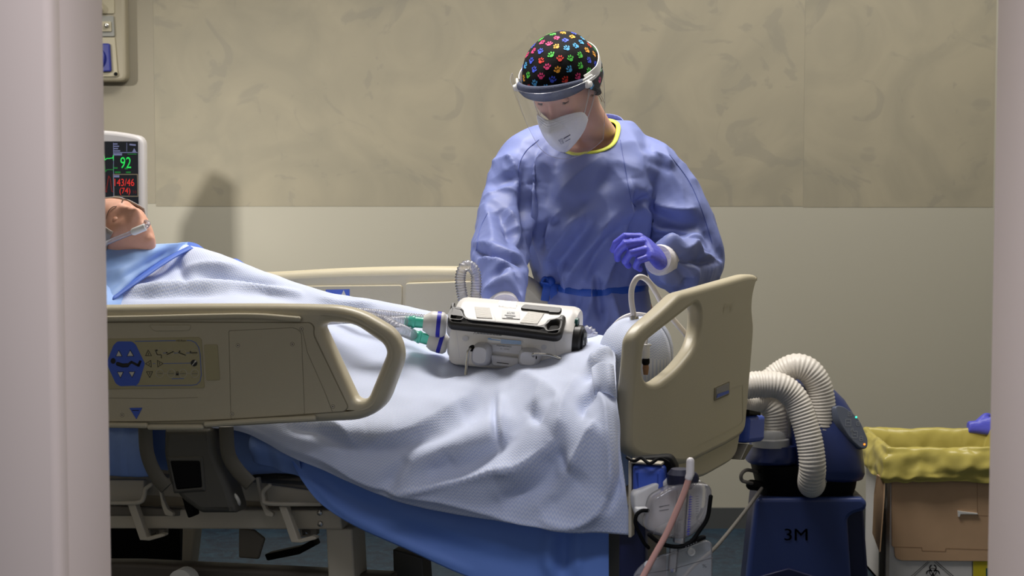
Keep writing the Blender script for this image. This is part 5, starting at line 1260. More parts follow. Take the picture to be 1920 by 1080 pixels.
# ------------------------------------------------------------------ patient
def patient():
    Y = Yn(225)+.44
    HC = pix(226, 437, Y); back = Matrix.Rotation(math.radians(-8), 4, 'Y')
    # lying with the head to the left: crown to -x, face up, turned a little to the camera
    ex = Vector((0, .75, .66)); 
    zax = Vector((-.80, .22, .50)).normalized(); fy = Vector((.30, -.62, .72)); fy = (fy-zax*fy.dot(zax)).normalized(); xa_ = (-fy).cross(zax)
    R = Matrix((xa_, -fy, zax)).transposed().to_4x4()
    T = Matrix.Translation(HC) @ R
    b = MB(); head_mesh(b, 'patient_skin', T, .88)
    sh = BP(330, 520, .46); sh.z = .87; pel = C0+BU*-.85+BV*.46+Vector((0, 0, .86))
    nk = T @ Vector((0, .02, -.09)); ch = HC.lerp(sh, .72)-Vector((0, 0, .05))
    b.ell([(nk, BV*.05, Vector((0, 0, .05))), (HC.lerp(sh, .55)-Vector((0, 0, .03)), BV*.06, Vector((0, 0, .055))), (ch-Vector((0, 0, .05)), BV*.15, Vector((0, 0, .07)))], 'patient_skin', 20)
    b.ell([(ch-Vector((0, 0, .06)), BV*.15, Vector((0, 0, .06))), (sh-Vector((0, 0, .02)), BV*.17, Vector((0, 0, .085))), (sh.lerp(pel, .5), BV*.15, Vector((0, 0, .075))), (pel, BV*.15, Vector((0, 0, .06)))], 'patient_skin', 24)
    for sg in (-1, 1):
        h = pel+BV*sg*.08; f = C0+BU*-.14+BV*(.46+sg*.09)+Vector((0, 0, .835))
        b.tube([h, h.lerp(f, .5), f], [.06, .045, .03], 'patient_skin', 14, 'round'); b.tube([f, f+Vector((.02, 0, .07))], [.03, .02], 'patient_skin', 12, 'round')
        s0 = sh+BV*sg*.15-BU*.0-Vector((0, 0, .04)); e = s0+BU*.27-Vector((0, 0, .06)); w = e+BU*.22-BV*sg*.03
        b.tube([s0, e, w], [.05, .038, .028], 'patient_skin', 12, 'round'); b.ell([(w, BV*.03, Vector((0, 0, .014))), (w+BU*.09, BV*.038, Vector((0, 0, .013))), (w+BU*.17, BV*.025, Vector((0, 0, .009)))], 'patient_skin', 14)
    V, Fc = remesh(b, .005, 4)
    body = finish(V, Fc, 'patient', 'patient_skin'); tag(body, 'person lying in the bed, only the face and neck showing above the sheets', 'person')
    face_details(T, body, 1.5, .88, False)
    mb = MB(); rows = []
    for i in range(14):
        r = []
        for j in range(33):
            t = math.radians(55+250*j/32); ph = math.radians(-8)+(math.pi/2-math.radians(-8))*i/13
            d = Vector((math.cos(ph)*math.sin(t)*.071, -math.cos(ph)*math.cos(t)*.094, math.sin(ph)*.106))
            r.append(T @ (d*(1+.02*noise.noise(d*60))))
        rows.append(r)
    mb.grid(rows, 'grey_hair'); mb.build('hair', body, 180, solid=.004)
    # breathing tube taped at the mouth
    mo = T @ Vector((0, -.098, -.062)); mb = MB(); d = -fy*-1
    mb.tube(cv([T @ Vector((0, -.070, -.060)), T @ Vector((-.008, -.092, -.066)), T @ Vector((-.03, -.100, -.080)), pix(202, 455, Y-.10), pix(188, 470, Y-.14), pix(170, 500, Y-.16)], 8), .0055, 'clear_tube', 12, 'round')
    mb.lathe([(.009, 0), (.009, .03), (.006, .035)], T @ Vector((-.03, -.100, -.080)), pix(202, 455, Y-.10)-T @ Vector((-.03, -.100, -.080)), 'white_plastic', 14)
    tag(mb.build('breathing_tube'), 'white and clear breathing tube at the mouth of the person lying in bed', 'tube')
    # pillow
    mb = MB(); c = T @ Vector((.0, .12, .02)); c.z = max(c.z-.02, .9)
    c = Vector((HC.x-.08, HC.y+.03, HC.z-.115))
    rows = []
    for i in range(21):
        r = []
        for j in range(21):
            u, v = (i-10)/10, (j-10)/10
            r.append((u, v))
        rows.append(r)
    RY = Matrix.Rotation(-A16, 3, 'Z') @ Matrix.Rotation(math.radians(24), 3, 'Y')
    top = [[c+RY @ Vector((u*.19, v*.27, .055*max(0, (1-u**4)*(1-v**4))**.5)) for u, v in r] for r in rows]; bot = [[c+RY @ Vector((u*.19, v*.27, -.05*max(0, (1-u**4)*(1-v**4))**.5)) for u, v in r] for r in rows]
    mb.grid(top, 'chest_blue'); mb.grid([list(reversed(r)) for r in bot], 'chest_blue')
    bm = None
    tag(mb.build('pillow', sharp=180), 'pale blue pillow under the head of the person lying in bed', 'pillow')
patient()
# ------------------------------------------------------------------ transport ventilator
def ventilator():
    a = math.radians(13); tilt = math.radians(3.2)
    du = Vector((math.cos(a), -math.sin(a), -math.tan(tilt)*1.25)).normalized()
    dv0 = Vector((math.sin(a), math.cos(a), 0))
    dw = du.cross(dv0).normalized(); dw = dw if dw.z > 0 else -dw; dv = dw.cross(du)
    o = pix(838, 676, 3.99)
    P = lambda x, y, z: o+du*x+dv*y+dw*z
    W = (pix(1070, 700, 3.95)-o).dot(du)
    r = empty('ventilator', P(W/2, .06, 0), 'white portable ventilator with black bumper resting on the blanket', 'ventilator')
    prof = roundpoly([(.012, -.01, .01), (.0, .035, .03), (.002, .088, .008), (.060, .130, .03), (.095, .138, .03), (.125, .126, .03), (.14, .07, .04), (.135, -.01, .01)], .01, 5)
    mb = MB(); R = []
    for x, k in [(0, .90), (.006, .965), (.016, 1), (W*.3, 1), (W*.7, 1), (W-.016, 1), (W-.006, .965), (W, .90)]:
        R.append([P(x, .07+(p[0]-.07)*k, .065+(p[1]-.065)*k) for p in prof])
    mb.rings(R, 'vent_white'); body = mb.build('housing', r, 40)
    # traced planes: sloping top panel and front
    t0 = P(0, .002, .088); t1 = P(0, .060, .130); TW = (t1-t0).normalized()
    PT = Pl(t0, du, TW); 
    if PT.n.y > 0: PT.n = -PT.n
    PF = Pl(P(0, .0005, .06), du, dw)
    k = lambda L: [(820+p[0]/6.353, 540+p[1]/6.353)+tuple(p[2:]) for p in L]
    out = roundpoly(k([(205, 210, 8), (222, 222, 8), (213, 262, 10), (235, 288, 14), (285, 290, 30), (322, 325, 30), (345, 388, 30), (405, 412, 40), (800, 445, 400), (1225, 492, 40), (1285, 470, 40), (1325, 420, 30), (1405, 402, 20), (1450, 392, 12), (1468, 362, 10), (1500, 362, 14), (1536, 382, 14), (1520, 440, 20), (1482, 590, 30), (1440, 618, 20), (1380, 622, 60), (800, 545, 400), (160, 480, 30), (120, 440, 20), (126, 395, 20), (165, 245, 20), (180, 212, 14)]), 4, 5)
    h1 = roundpoly(k([(196, 312), (262, 306), (288, 338), (284, 412), (178, 402), (164, 380)]), 2.5); h2 = roundpoly(k([(1350, 450), (1425, 445), (1452, 458), (1438, 530), (1330, 545), (1312, 512)]), 2.5)
    mb = MB(); mb.plate(PT, out, 'rubber', [h1, h2], thick=.022, off=.014, bev=.007, res=4); mb.build('bumper', r, 60, label='black rubber bumper frame with two hand holes')
    mb = MB(); mb.poly(PT, h1, 'vent_recess', -.001); mb.build('bumper_recess', r); mb = MB(); mb.poly(PT, h2, 'vent_recess', -.001); mb.build('bumper_recess', r)
    def decal(pl, fn, name, lab=None):
        mb = MB(); fn(mb, pl); return mb.build(name, r, 20, label=lab)
    # louvred grilles
    for q4 in [[(440, 225), (625, 238), (655, 365), (468, 355)], [(1085, 280), (1275, 305), (1190, 432), (985, 415)]]:
        mb = MB(); Q = k(q4)
        mb.plate(PT, Q, 'grille_pale', thick=.001, off=.0012, bev=.0002)
        for i in range(11):
            f = (i+.5)/11; A = Vector(Q[0][:2]).lerp(Vector(Q[3][:2]), f); B = Vector(Q[1][:2]).lerp(Vector(Q[2][:2]), f)
            mb.tube([PT.pt(A.x, A.y, .0012), PT.pt(B.x, B.y, .0012)], .0003, 'vent_white', 8)
        mb.build('grille', r, 15)
    mb = MB(); Q = k([(402, 205), (628, 218), (700, 390), (440, 372)]); mb.line(PT, Q, .5, 'vent_grey', .0012, True)
    mb.build('grille_frame', r)
    mb = MB(); mb.plate(PT, roundpoly(k([(765, 262), (985, 285), (985, 375), (770, 362)]), 1.5), 'label_white', thick=.001, off=.0015, bev=.0002)
    mb.text(PT, '06739', *k([(876, 305)])[0], 14, 4.0, 'print_grey', .0022, math.pi+.06); mb.line(PT, k([(805, 330), (930, 342)]), 1.1, 'print_grey', .0022); mb.line(PT, k([(825, 353), (900, 361)]), 1.0, 'print_grey', .0022); mb.build('asset_label', r, 20)
    # black window along the rear edge of the top
    mb = MB(); mb.plate(PT, roundpoly(k([(992, 250, 6), (1030, 203, 20), (1490, 245, 8), (1468, 312, 10), (1330, 305, 2), (1325, 296, 2), (1010, 262, 6)]), 1.5), 'rubber', thick=.006, off=.0035, bev=.002); mb.build('display_hood', r, label='black hood edge of the display')
    mb = MB(); mb.plate(PT, roundpoly(k([(735, 165), (950, 180), (935, 235), (728, 208)]), 1), 'clear_box', thick=.004, off=.004, bev=.001); mb.disc(PT, *k([(762, 188)])[0], 1.2, 1.0, 'print_grey', .0062); mb.line(PT, k([(790, 212), (845, 216)]), .8, 'print_grey', .0062); mb.build('clear_latch', r)
    # front labels
    mb = MB(); mb.plate(PF, roundpoly(k([(605, 588), (1008, 632), (1004, 665), (600, 645)]), 1), 'label_white', thick=.001, off=.003, bev=.0002)
    for i in range(5): mb.line(PF, k([(760, 612+i*11), (1000, 632+i*9)]), .9, 'label_blue', .0036)
    mb.line(PF, k([(612, 602), (640, 605)]), 2.4, 'label_blue', .0038); mb.line(PF, k([(645, 612), (748, 623)]), 1.4, 'label_blue', .0038); mb.build('service_label', r, 20, label='white label with blue print')
    mb = MB(); mb.plate(PF, roundpoly(k([(655, 668), (1005, 690), (1000, 795), (662, 750)]), 1), 'vent_grey', thick=.001, off=.003, bev=.0002)
    mb.text(PF, 'POLIAMBULANZA', *k([(802, 690)])[0], 28, 2.6, 'icon_black', .0038, .09); mb.text(PF, '01  14765', *k([(808, 725)])[0], 17, 2.2, 'print_grey', .0038, .09); mb.build('inventory_label', r, 20)
    mb = MB(); mb.line(PF, k([(440, 545), (455, 515), (470, 548)]), .9, 'print_grey', .0045); [mb.line(PF, k([(480+i*37, 535+i*3.4), (507+i*37, 538+i*3.4)]), 1.8, 'print_grey', .0045) for i in range(8)]; mb.build('name_print', r, 20)
    for X_ in (228, 1392):
        mb = MB(); mb.line(PF, k([(X_, 512 if X_ < 500 else 640), (X_+40, 830 if X_ < 500 else 860)]), .6, 'vent_grey', .0012); mb.build('panel_seam', r)
    for x, y in [(335, 600), (1270, 705)]:
        mb = MB(); mb.disc(PF, *k([(x, y)])[0], 5.5, 5, 'vent_grey', .0012); mb.build('cap', r)
    # bracket clamps with bent steel rods
    for x0, x1, y0, y1 in [(425, 655, 645, 925), (985, 1240, 710, 935)]:
        c = PF.pt(*k([((x0+x1)/2, (y0+y1)/2)])[0]); w = (x1-x0)/6.353*.00118/2; h = (y1-y0)/6.353*.00118/2
        mb = MB(); mb.ell([(c+dv*.02, du*w*.96, dw*h*.96), (c-dv*.004, du*w, dw*h), (c-dv*.022, du*w*.94, dw*h*.92), (c-dv*.03, du*w*.70, dw*h*.66)], 'vent_grey', 28, p=3.2); mb.build('clamp', r)
    pf = lambda x, y, d: PF.pt(*k([(x, y)])[0], d)
    mb = MB(); mb.tube(cv([pf(455, 700, .012), pf(435, 705, .028), pf(415, 740, .034), pf(403, 820, .034), pf(396, 900, .036), pf(392, 1000, .040), pf(388, 1085, .045)], 8), .0034, 'steel', 12, 'round'); mb.build('steel_rod', r, label='bent steel rod hanging down')
    mb = MB(); mb.tube(cv([pf(1182, 815, .02), pf(1178, 785, .034), pf(1195, 768, .038), pf(1260, 768, .038), pf(1350, 772, .038), pf(1420, 792, .036), pf(1490, 825, .03), pf(1540, 860, .02)], 8), .0030, 'steel', 12, 'round'); mb.build('steel_rod', r, label='bent steel rod running right')
    for x, y in [(447, 705), (1180, 812)]:
        mb = MB(); mb.lathe([(.007, -.004), (.007, .006), (.005, .007)], pf(x, y, .022), -dv, 'black', 14); mb.build('rod_hole', r)
    mb = MB(); mb.plate(PF, roundpoly(k([(640, 790), (985, 830), (970, 950), (660, 915)]), 4), 'vent_grey', thick=.012, off=.008, bev=.003); mb.line(PF, k([(722, 882), (860, 898)]), 1.2, 'black', .009); mb.build('lower_cover', r)
    # right end: dial, port, foot
    pe = lambda y, z, off=0: P(W+off, y, z)
    mb = MB(); c = pe(.045, .065); mb.lathe([(.036, -.004), (.036, .014), (.033, .018)], c, du, 'rubber', 28); mb.lathe([(.028, .018), (.026, .0215), (.012, .022), (0, .022)], c, du, 'black', 24)
    for i in range(6):
        an = i*math.pi/3; q_ = c+du*.0225+(dv*math.cos(an)+dw*math.sin(an))*.018; mb.box(q_, (.004, .004, .01), 'steel')
    mb.build('dial', r, label='black round dial')
    mb = MB(); mb.lathe([(.011, -.002), (.011, .005), (.007, .006), (.0, .003)], pe(.045, .105), du, 'port_green', 18); mb.build('port', r, label='dark green port')
    mb = MB(); mb.lathe([(.01, -.002), (.01, .006), (.007, .008)], pe(.055, .085), du, 'vent_white', 14); mb.build('button', r)
    # left end: outlet sockets
    for y, z in [(.03, .075), (.045, .028)]:
        mb = MB(); mb.lathe([(.026, 0), (.026, .008), (.021, .012)], P(0, y, z)+du*.004, -du, 'vent_grey', 24); mb.build('outlet', r)
    return P, du, dv, dw, W
VP, VU, VV, VW, VWID = ventilator()
# ------------------------------------------------------------------ breathing hoses with filters
def limb(name, start, d, path, filt, label, r=.012):
    root = empty(name, start, label, 'hose', 'clear breathing hoses')
    s = start; mb = MB(); ax = d.normalized()
    R_, L_ = filt
    mb.lathe([(R_*.7, 0), (R_*.95, .006), (R_, .010), (R_, .030), (R_*.96, .036), (R_*.72, .046), (R_*.62, L_)], s, ax, 'filter_white', 32)
    mb.build('filter', root, 40); mb = MB(); mb.lathe([(R_*1.01, .013), (R_*1.02, .014), (R_*1.02, .021), (R_*1.01, .022)], s, ax, 'band_blue', 32, cap=False); mb.build('filter_band', root, label='blue ring')
    e = s+ax*L_
    mb = MB(); mb.lathe([(.0125, -.004), (.0125, .018), (.0145, .020), (.0148, .024), (.0125, .027), (.0118, .042)], e, ax, 'teal', 20, cap=False); mb.build('connector', root, label='teal connector')
    pts = [e+ax*.036]+path
    mb = MB(); mb.hose(pts, r, 'clear_tube', .0062, .12, 14); mb.build('corrugated_tube', root, 180)
    return root
a0 = VP(0, .03, .075)-VU*.014
limb('breathing_hose', a0, (pix(775, 612, 3.98)-pix(826, 617, 3.98)).normalized(), [pix(725, 602, 3.99), pix(672, 592, 4.02), pix(610, 588, 4.10), pix(560, 590, 4.16)], (.0285, .052), 'clear corrugated hose with teal connector on the upper filter of the ventilator')
a1 = VP(0, .045, .028)-VU*.012
limb('breathing_hose', a1, (pix(772, 631, 3.95)-pix(830, 648, 3.95)).normalized(), [pix(745, 615, 3.97), pix(715, 602, 3.99), pix(660, 596, 4.0), pix(590, 600, 4.08)], (.0225, .044), 'clear corrugated hose with teal connector on the lower filter of the ventilator')
mb = MB(); mb.hose([pix(824, 598, 4.06), pix(770, 594, 4.08), pix(720, 588, 4.1), pix(640, 580, 4.16)], .0075, 'clear_tube', .006, .14, 12)
tag(mb.build('breathing_hose', sharp=180), 'thin clear ridged hose lying behind the two filters of the ventilator', 'hose', 'clear breathing hoses')
mb = MB(); mb.hose([pix(878, 590, 4.14), pix(868, 560, 4.15), pix(863, 525, 4.15), pix(868, 503, 4.15), pix(879, 498, 4.16), pix(890, 508, 4.17), pix(893, 530, 4.17), pix(892, 560, 4.17), pix(896, 595, 4.16)], .0118, 'clear_tube', .0062, .14, 16)
tag(mb.build('breathing_hose', sharp=180), 'clear ridged hose standing in an upright loop behind the ventilator', 'hose', 'clear breathing hoses')
mb = MB(); mb.hose([pix(1088, 628, 4.1), pix(1100, 622, 4.1), pix(1110, 630, 4.1), pix(1108, 650, 4.1)], .014, 'clear_tube', .005, .14, 16)
tag(mb.build('breathing_hose', sharp=180), 'short clear ridged hose lying by the right end of the ventilator', 'hose', 'clear breathing hoses')
# ------------------------------------------------------------------ tubing at the foot end
def foot_tubes():
    r = empty('air_hose', pix(1190, 610, 4.02), 'white hose arching up from a metal coupling behind the footboard handle', 'hose')
    Y = 4.02
    mb = MB(); mb.tube(cv([pix(1188, 590, Y), pix(1184, 565, Y), pix(1185, 540, Y), pix(1194, 522, Y), pix(1205, 520, Y+.01), pix(1218, 530, Y+.02), pix(1232, 552, Y+.04), pix(1248, 582, Y+.07), pix(1268, 606, Y+.1), pix(1290, 632, Y+.13), pix(1310, 660, Y+.16)], 8), .0065, 'white_hose', 14, 'round'); mb.build('tube', r)
    c = pix(1189, 603, Y); mb = MB(); mb.lathe([(.0095, .012), (.0105, .008), (.0105, .0), (.0085, -.002), (.0075, -.006), (.006, -.010), (.0075, -.014), (.006, -.020), (.006, -.03)], c, (0, 0, 1), 'steel', 18); mb.build('coupling', r, label='metal coupling')
    mb = MB(); P = cv([pix(1128, 664, 3.96), pix(1136, 646, 3.98), pix(1140, 628, 4.0), pix(1142, 622, 4.02)], 8); mb.tube(P, .0065, 'white_hose', 12, 'round')
    tag(mb.build('thin_hose'), 'short white hose end rising from the blanket near the foot end', 'hose')
    mb = MB(); mb.tube(cv([pix(1150, 612, 4.05), pix(1165, 598, 4.05), pix(1185, 590, 4.06), pix(1205, 590, 4.08), pix(1225, 596, 4.1), pix(1240, 606, 4.12)], 8), .005, 'white_hose', 12, 'round')
    tag(mb.build('thin_hose'), 'white hose curving over the tented blanket at the foot end', 'hose')
    r = empty('line_connector', pix(1212, 690, 3.90), 'white and black connector hanging behind the hole in the footboard', 'connector')
    c = pix(1211, 655, 3.90)
    for nm, m_, pr in [('sleeve', 'white_plastic', [(.005, .012), (.0085, .008), (.0085, -.016), (.006, -.02)]), ('collar', 'black', [(.0075, -.02), (.0085, -.022), (.0085, -.030), (.006, -.034)]), ('tip', 'card_edge', [(.006, -.034), (.007, -.04), (.005, -.055)])]:
        mb = MB(); mb.lathe(pr, c, (0, 0, 1), m_, 16); mb.build(nm, r)
    mb = MB(); mb.lathe([(.012, .0), (.012, .003), (.009, .004)], c+Vector((0, 0, .008)), (0, 0, 1), 'white_plastic', 16); mb.tube(cv([c+Vector((0, 0, .01)), c+Vector((.004, 0, .03)), c+Vector((.02, .02, .05))], 6), .003, 'white_hose', 8); mb.build('collar_ring', r)
foot_tubes()
# ------------------------------------------------------------------ urine meter, bag and drain tube
def urine():
    Y0 = 3.50
    f = (math.cos(math.radians(-12)), math.sin(math.radians(-12)), 0)
    P = Pl((.3, Y0, 0), (math.cos(.2), .2, 0))
    r = empty('urine_meter', P.pt(1260, 1000), 'clear and white urine meter hanging at the near corner of the footboard', 'urine meter')
    k = lambda L: [(1130+p[0]/4.153, 820+p[1]/4.153)+tuple(p[2:]) for p in L]
    mb = MB(); mb.plate(P, roundpoly(k([(268, 470, 20), (285, 440, 30), (480, 345, 30), (560, 340, 10), (700, 330), (800, 350, 20), (810, 420), (800, 580, 20), (730, 690, 30), (640, 790, 40), (480, 790, 40), (330, 720, 30), (270, 560, 20)]), 4), 'filter_white', thick=.035, off=-.02, bev=.006); mb.build('back_shell', r)
    mb = MB(); out = roundpoly(k([(350, 500, 30), (375, 450, 30), (540, 352, 20), (700, 345, 10), (800, 352, 16), (824, 395, 16), (815, 560, 30), (735, 690, 40), (640, 770, 50), (520, 775, 50), (350, 735, 40), (318, 690, 30)]), 4)
    mb.plate(P, out, 'clear_box', thick=.045, off=.028, bev=.008); mb.build('clear_chamber', r, label='clear measuring chamber')
    mb = MB(); mb.plate(P, roundpoly(k([(430, 720), (535, 670), (535, 780), (420, 740)]), 2), 'white_plastic', thick=.02, off=.0, bev=.003); mb.build('inner_step', r)
    mb = MB(); mb.plate(P, roundpoly(k([(605, 670), (725, 625), (735, 665), (640, 740), (605, 745)]), 2), 'white_plastic', thick=.02, off=.0, bev=.003); mb.build('inner_step', r)
    mb = MB(); c0 = P.pt(*k([(600, 390)])[0], .02); c1 = P.pt(*k([(570, 800)])[0], .02); mb.tube([c0, c1], .016, 'clear_box', 16, flat=.7); 
    mb.build('measuring_tube', r, label='narrow clear measuring tube')
    mb = MB(); 
    for i in range(16): mb.line(P, k([(632-i*1.2, 440+i*19), (654-i*1.2, 438+i*19)]), 1.2, 'band_blue', .036)
    for i in range(9): mb.line(P, k([(690, 440+i*19), (712, 438+i*19)]), .8, 'print_grey', .0295)
    mb.line(P, k([(640, 420), (622, 740)]), .7, 'band_blue', .036); mb.line(P, k([(410, 520), (432, 516)]), 2.2, 'print_grey', .0295); mb.line(P, k([(436, 514), (486, 505)]), 1.4, 'print_grey', .0295); mb.line(P, k([(410, 550), (480, 538)]), 1.4, 'print_grey', .0295); mb.build('scale_print', r, 20)
    mb = MB(); mb.lathe([(.024, -.016), (.026, -.004), (.026, .012), (.018, .022), (.0, .023)], P.pt(*k([(610, 335)])[0], -.005), P.w, 'logo_navy', 24); mb.sphere(P.pt(*k([(690, 325)])[0], -.005), (.017, .012, .016), 'logo_navy', 14, 10); mb.build('cap', r, label='dark navy cap')
    mb = MB(); mb.plate(P, roundpoly(k([(515, 290), (545, 280), (550, 350), (520, 355)]), 1.5), 'white_plastic', thick=.012, off=.0, bev=.002); mb.build('hook', r)
    mb = MB(); mb.plate(P, roundpoly(k([(255, 545), (345, 540), (345, 585), (250, 590)]), 3), 'filter_white', thick=.02, off=.01, bev=.004); mb.build('hinge', r)
    mb = MB(); mb.tube(cv([P.pt(*k([p])[0], .01) for p in [(340, 562), (290, 565), (252, 600), (245, 660), (270, 730), (310, 810), (345, 850)]], 6), .0038, 'black', 10, 'round'); mb.build('strap', r)
    mb = MB(); mb.tube(cv([P.pt(*k([p])[0], .03) for p in [(330, 735), (400, 790), (480, 820), (570, 825), (650, 790), (720, 700), (780, 600), (805, 440)]], 6), .0042, 'black', 10, 'round')
    mb.build('strap', r)
    mb = MB(); mb.plate(P, roundpoly(k([(585, 815), (740, 745), (770, 742), (772, 768), (620, 838), (590, 840)]), 2), 'black', thick=.012, off=.03, bev=.003); mb.build('handle', r)
    for i in range(5):
        mb = MB(); mb.poly(P, k([(600+i*20, 822-i*9), (610+i*20, 817-i*9), (612+i*20, 824-i*9), (602+i*20, 829-i*9)]), 'print_grey', .0365); mb.build('notch', r)
    # bag below
    PB = P.shift(.0)
    out = roundpoly(k([(240, 1055, 20), (350, 950, 14), (560, 890, 30), (800, 798, 20), (845, 815, 14), (852, 900), (850, 1250, 30), (200, 1280, 30)]), 4)
    rb = empty('urine_bag', P.pt(1260, 1110), 'translucent urine bag hanging under the urine meter', 'urine bag')
    mb = MB(); mb.plate(PB, out, 'bag_film', thick=.012, off=.006, bev=.004); mb.build('bag', rb)
    mb = MB(); mb.line(PB, k([(255, 1065), (520, 1025), (850, 930)]), 1.2, 'print_grey', .0066); mb.line(PB, k([(345, 960), (800, 803)]), 1.0, 'card_white', .0066)
    mb.text(PB, '%', *k([(785, 995)])[0], 8, 6, 'print_grey', .0068); mb.build('weld_line', rb, 20)
    for x, y in [(680, 885), (345, 985)]:
        mb = MB(); mb.lathe([(.008, 0), (.008, .003), (.004, .0035), (.004, .0015), (0, .0012)], PB.pt(*k([(x, y)])[0], .007), PB.n, 'white_plastic', 16); mb.build('eyelet', rb)
    mb = MB(); mb.tube([P.pt(*k([(545, 830)])[0], .012), P.pt(*k([(525, 1030)])[0], .014)], .009, 'clear_box', 14); mb.build('inlet_tube', rb)
    mb = MB(); c = PB.pt(*k([(525, 1025)])[0], .014); mb.sphere(c, .0035, 'bumper_blue', 10, 6); mb.build('valve', rb)
    rt = empty('drain_tube', P.pt(1210, 1090, .05), 'pinkish drain tube with white tip in front of the urine meter', 'tube')
    fl = P.pt(*k([(-60, 1720)])[0], .06); fl.z = .007
    mb = MB(); mb.tube(cv([P.pt(*k([p])[0], .06) for p in [(612, 190), (600, 280), (560, 400), (510, 520), (430, 700), (330, 880), (240, 1050), (170, 1180), (60, 1420), (-60, 1720)]]+[fl+Vector((-.03, 0, .12)), fl+Vector((-.05, 0, .01)), fl+Vector((-.16, .02, 0))], 8), .0062, 'pink_tube', 14, 'round'); mb.build('tube', rt)
    mb = MB(); c = P.pt(*k([(612, 195)])[0], .06); mb.tube([c+P.w*.012, c-P.w*.012, c-P.w*.02-P.u*.003], [.0078, .0082, .0074], 'white_hose', 14, 'round'); mb.build('tip', rt, label='white tip')
urine()
# ------------------------------------------------------------------ patient warming unit on its stand
def warmer():
    Y = 5.30; k = lambda x, y: (1380+x/2.4533, 640+y/2.4533)
    q = lambda x, y, Yy=Y: pix(*k(x, y), Yy)
    base = q(370, 1080); r = empty('warming_unit', Vector((base.x, Y+.08, 0)), 'navy blue warming unit on a stand with white corrugated hose, behind the footboard', 'warming unit')
    X = Vector((1, 0, 0)); Yv = Vector((0, 1, 0)); s = Y/FPX*.985
    # hood
    mb = MB(); L = []
    for x0, x1, y, dep in [(300, 615, 652, .12), (268, 622, 630, .14), (262, 618, 590, .145), (258, 611, 520, .145), (256, 596, 440, .14), (255, 568, 350, .125), (255, 530, 290, .105), (256, 480, 240, .08), (262, 430, 208, .05), (285, 365, 190, .022), (310, 330, 184, .006)]:
        a, b = q(x0, y), q(x1, y); c = (a+b)/2+Yv*.13; L.append((c, X*((b.x-a.x)/2), Yv*dep))
    mb.ell(L, 'navy', 40, p=2.6); mb.build('hood', r, 60)
    mb = MB(); L = []
    for x0, x1, y, dep in [(68, 300, 575, .10), (66, 300, 560, .11), (84, 300, 530, .105), (92, 300, 492, .10)]:
        a, b = q(x0, y), q(x1, y); c = (a+b)/2+Yv*.11; L.append((c, X*((b.x-a.x)/2), Yv*dep))
    mb.ell(L, 'navy', 36, p=3); mb.build('nozzle_deck', r, 60)
    mb = MB(); L = []
    for x0, x1, y, dep in [(128, 560, 735, .11), (122, 575, 690, .12), (100, 588, 600, .13), (100, 588, 580, .13)]:
        a, b = q(x0, y), q(x1, y); c = (a+b)/2+Yv*.13; L.append((c, X*((b.x-a.x)/2), Yv*dep))
    mb.ell(L, 'black', 36, p=4); mb.build('lower_body', r, 60, label='black lower body')
    # stand
    PS = Pl((0, Y-.005, 0), (1, 0, 0)); kk = lambda L: [k(*p[:2])+tuple(p[2:]) for p in L]
    mb = MB(); mb.plate(PS, roundpoly(kk([(92, 722, 10), (585, 720, 8), (605, 745, 6), (598, 778, 8), (540, 795, 10), (515, 815, 10), (520, 900, 40), (545, 1290), (30, 1290), (60, 1000, 40)]), 3), 'navy_base', thick=.05, off=.0, bev=.012); mb.build('stand_front', r)
    mb = MB(); mb.plate(PS, roundpoly(kk([(120, 728), (600, 728), (640, 1290), (60, 1290)]), 5), 'navy_deep', thick=.22, off=-.055, bev=.01); mb.build('stand', r)
    mb = MB(); mb.plate(PS, kk([(80, 1085), (240, 1040), (400, 1090), (560, 1085), (560, 1290), (40, 1290)]), 'navy_deep', thick=.02, off=.012, bev=.004); mb.build('stand_foot', r)
    mb = MB(); mb.text(PS, '3M', *k(275, 888), 43, 22, 'logo_navy', .002); mb.text(PS, '3M', k(275, 888)[0]+.5, k(275, 888)[1]+.3, 43, 22, 'logo_navy', .002); mb.build('logo', r, 20)
    # control gauge on the hood's shoulder
    bv = None
    dirn = Vector((.62, -.75, .22)).normalized(); u = Vector((.75, .62, 0)).normalized()
    PG = Pl(q(540, 400, Y+.022), (math.cos(.72), math.sin(.72), 0), (-.30, .12, 1))
    mb = MB(); mb.plate(PG, roundpoly(kk([(450, 295, 10), (490, 298, 20), (560, 350, 30), (605, 455, 20), (600, 495, 14), (570, 495, 20), (520, 450, 40), (470, 370, 30)]), 5), 'gauge', thick=.03, off=.004, bev=.004)
    o = .005
    for x, y, w, h in [(510, 375, 12, 15), (540, 430, 12, 15), (518, 335, 8, 9), (570, 448, 7, 10), (555, 380, 7, 8), (528, 408, 5, 7)]:
        mb.line(PG, kk([(x-w, y-h), (x+w, y-h), (x+w, y+h), (x-w, y+h)]), 1.0, 'gauge_mark', o, True); mb.line(PG, kk([(x-w*.5, y), (x+w*.5, y)]), 1.2, 'gauge_mark', o)
    mb.disc(PG, *k(547, 350), 1.8, 1.8, 'led_teal', o); mb.disc(PG, *k(585, 475), 2.0, 2.0, 'led_amber', o); mb.build('control_panel', r, 20, label='grey control panel with small lights')
    # nozzle and hose
    mb = MB(); c = q(172, 496); c.y += .06; mb.lathe([(.056, 0), (.056, .022), (.050, .026), (.047, .045), (.043, .05)], c, (0, 0, 1), 'collar_grey', 32); mb.build('nozzle_collar', r)
    cY = c.y
    mb = MB(); mb.hose([q(182, 440, cY), q(180, 380, cY), q(168, 310, cY), q(128, 272, cY), q(66, 278, cY-.02), q(10, 300, cY-.06), q(-60, 330, cY-.12)], .037, 'hose_white', .0095, .035, 28); mb.build('hose', r, 180, label='white corrugated hose from the nozzle')
    hY = Y-.05
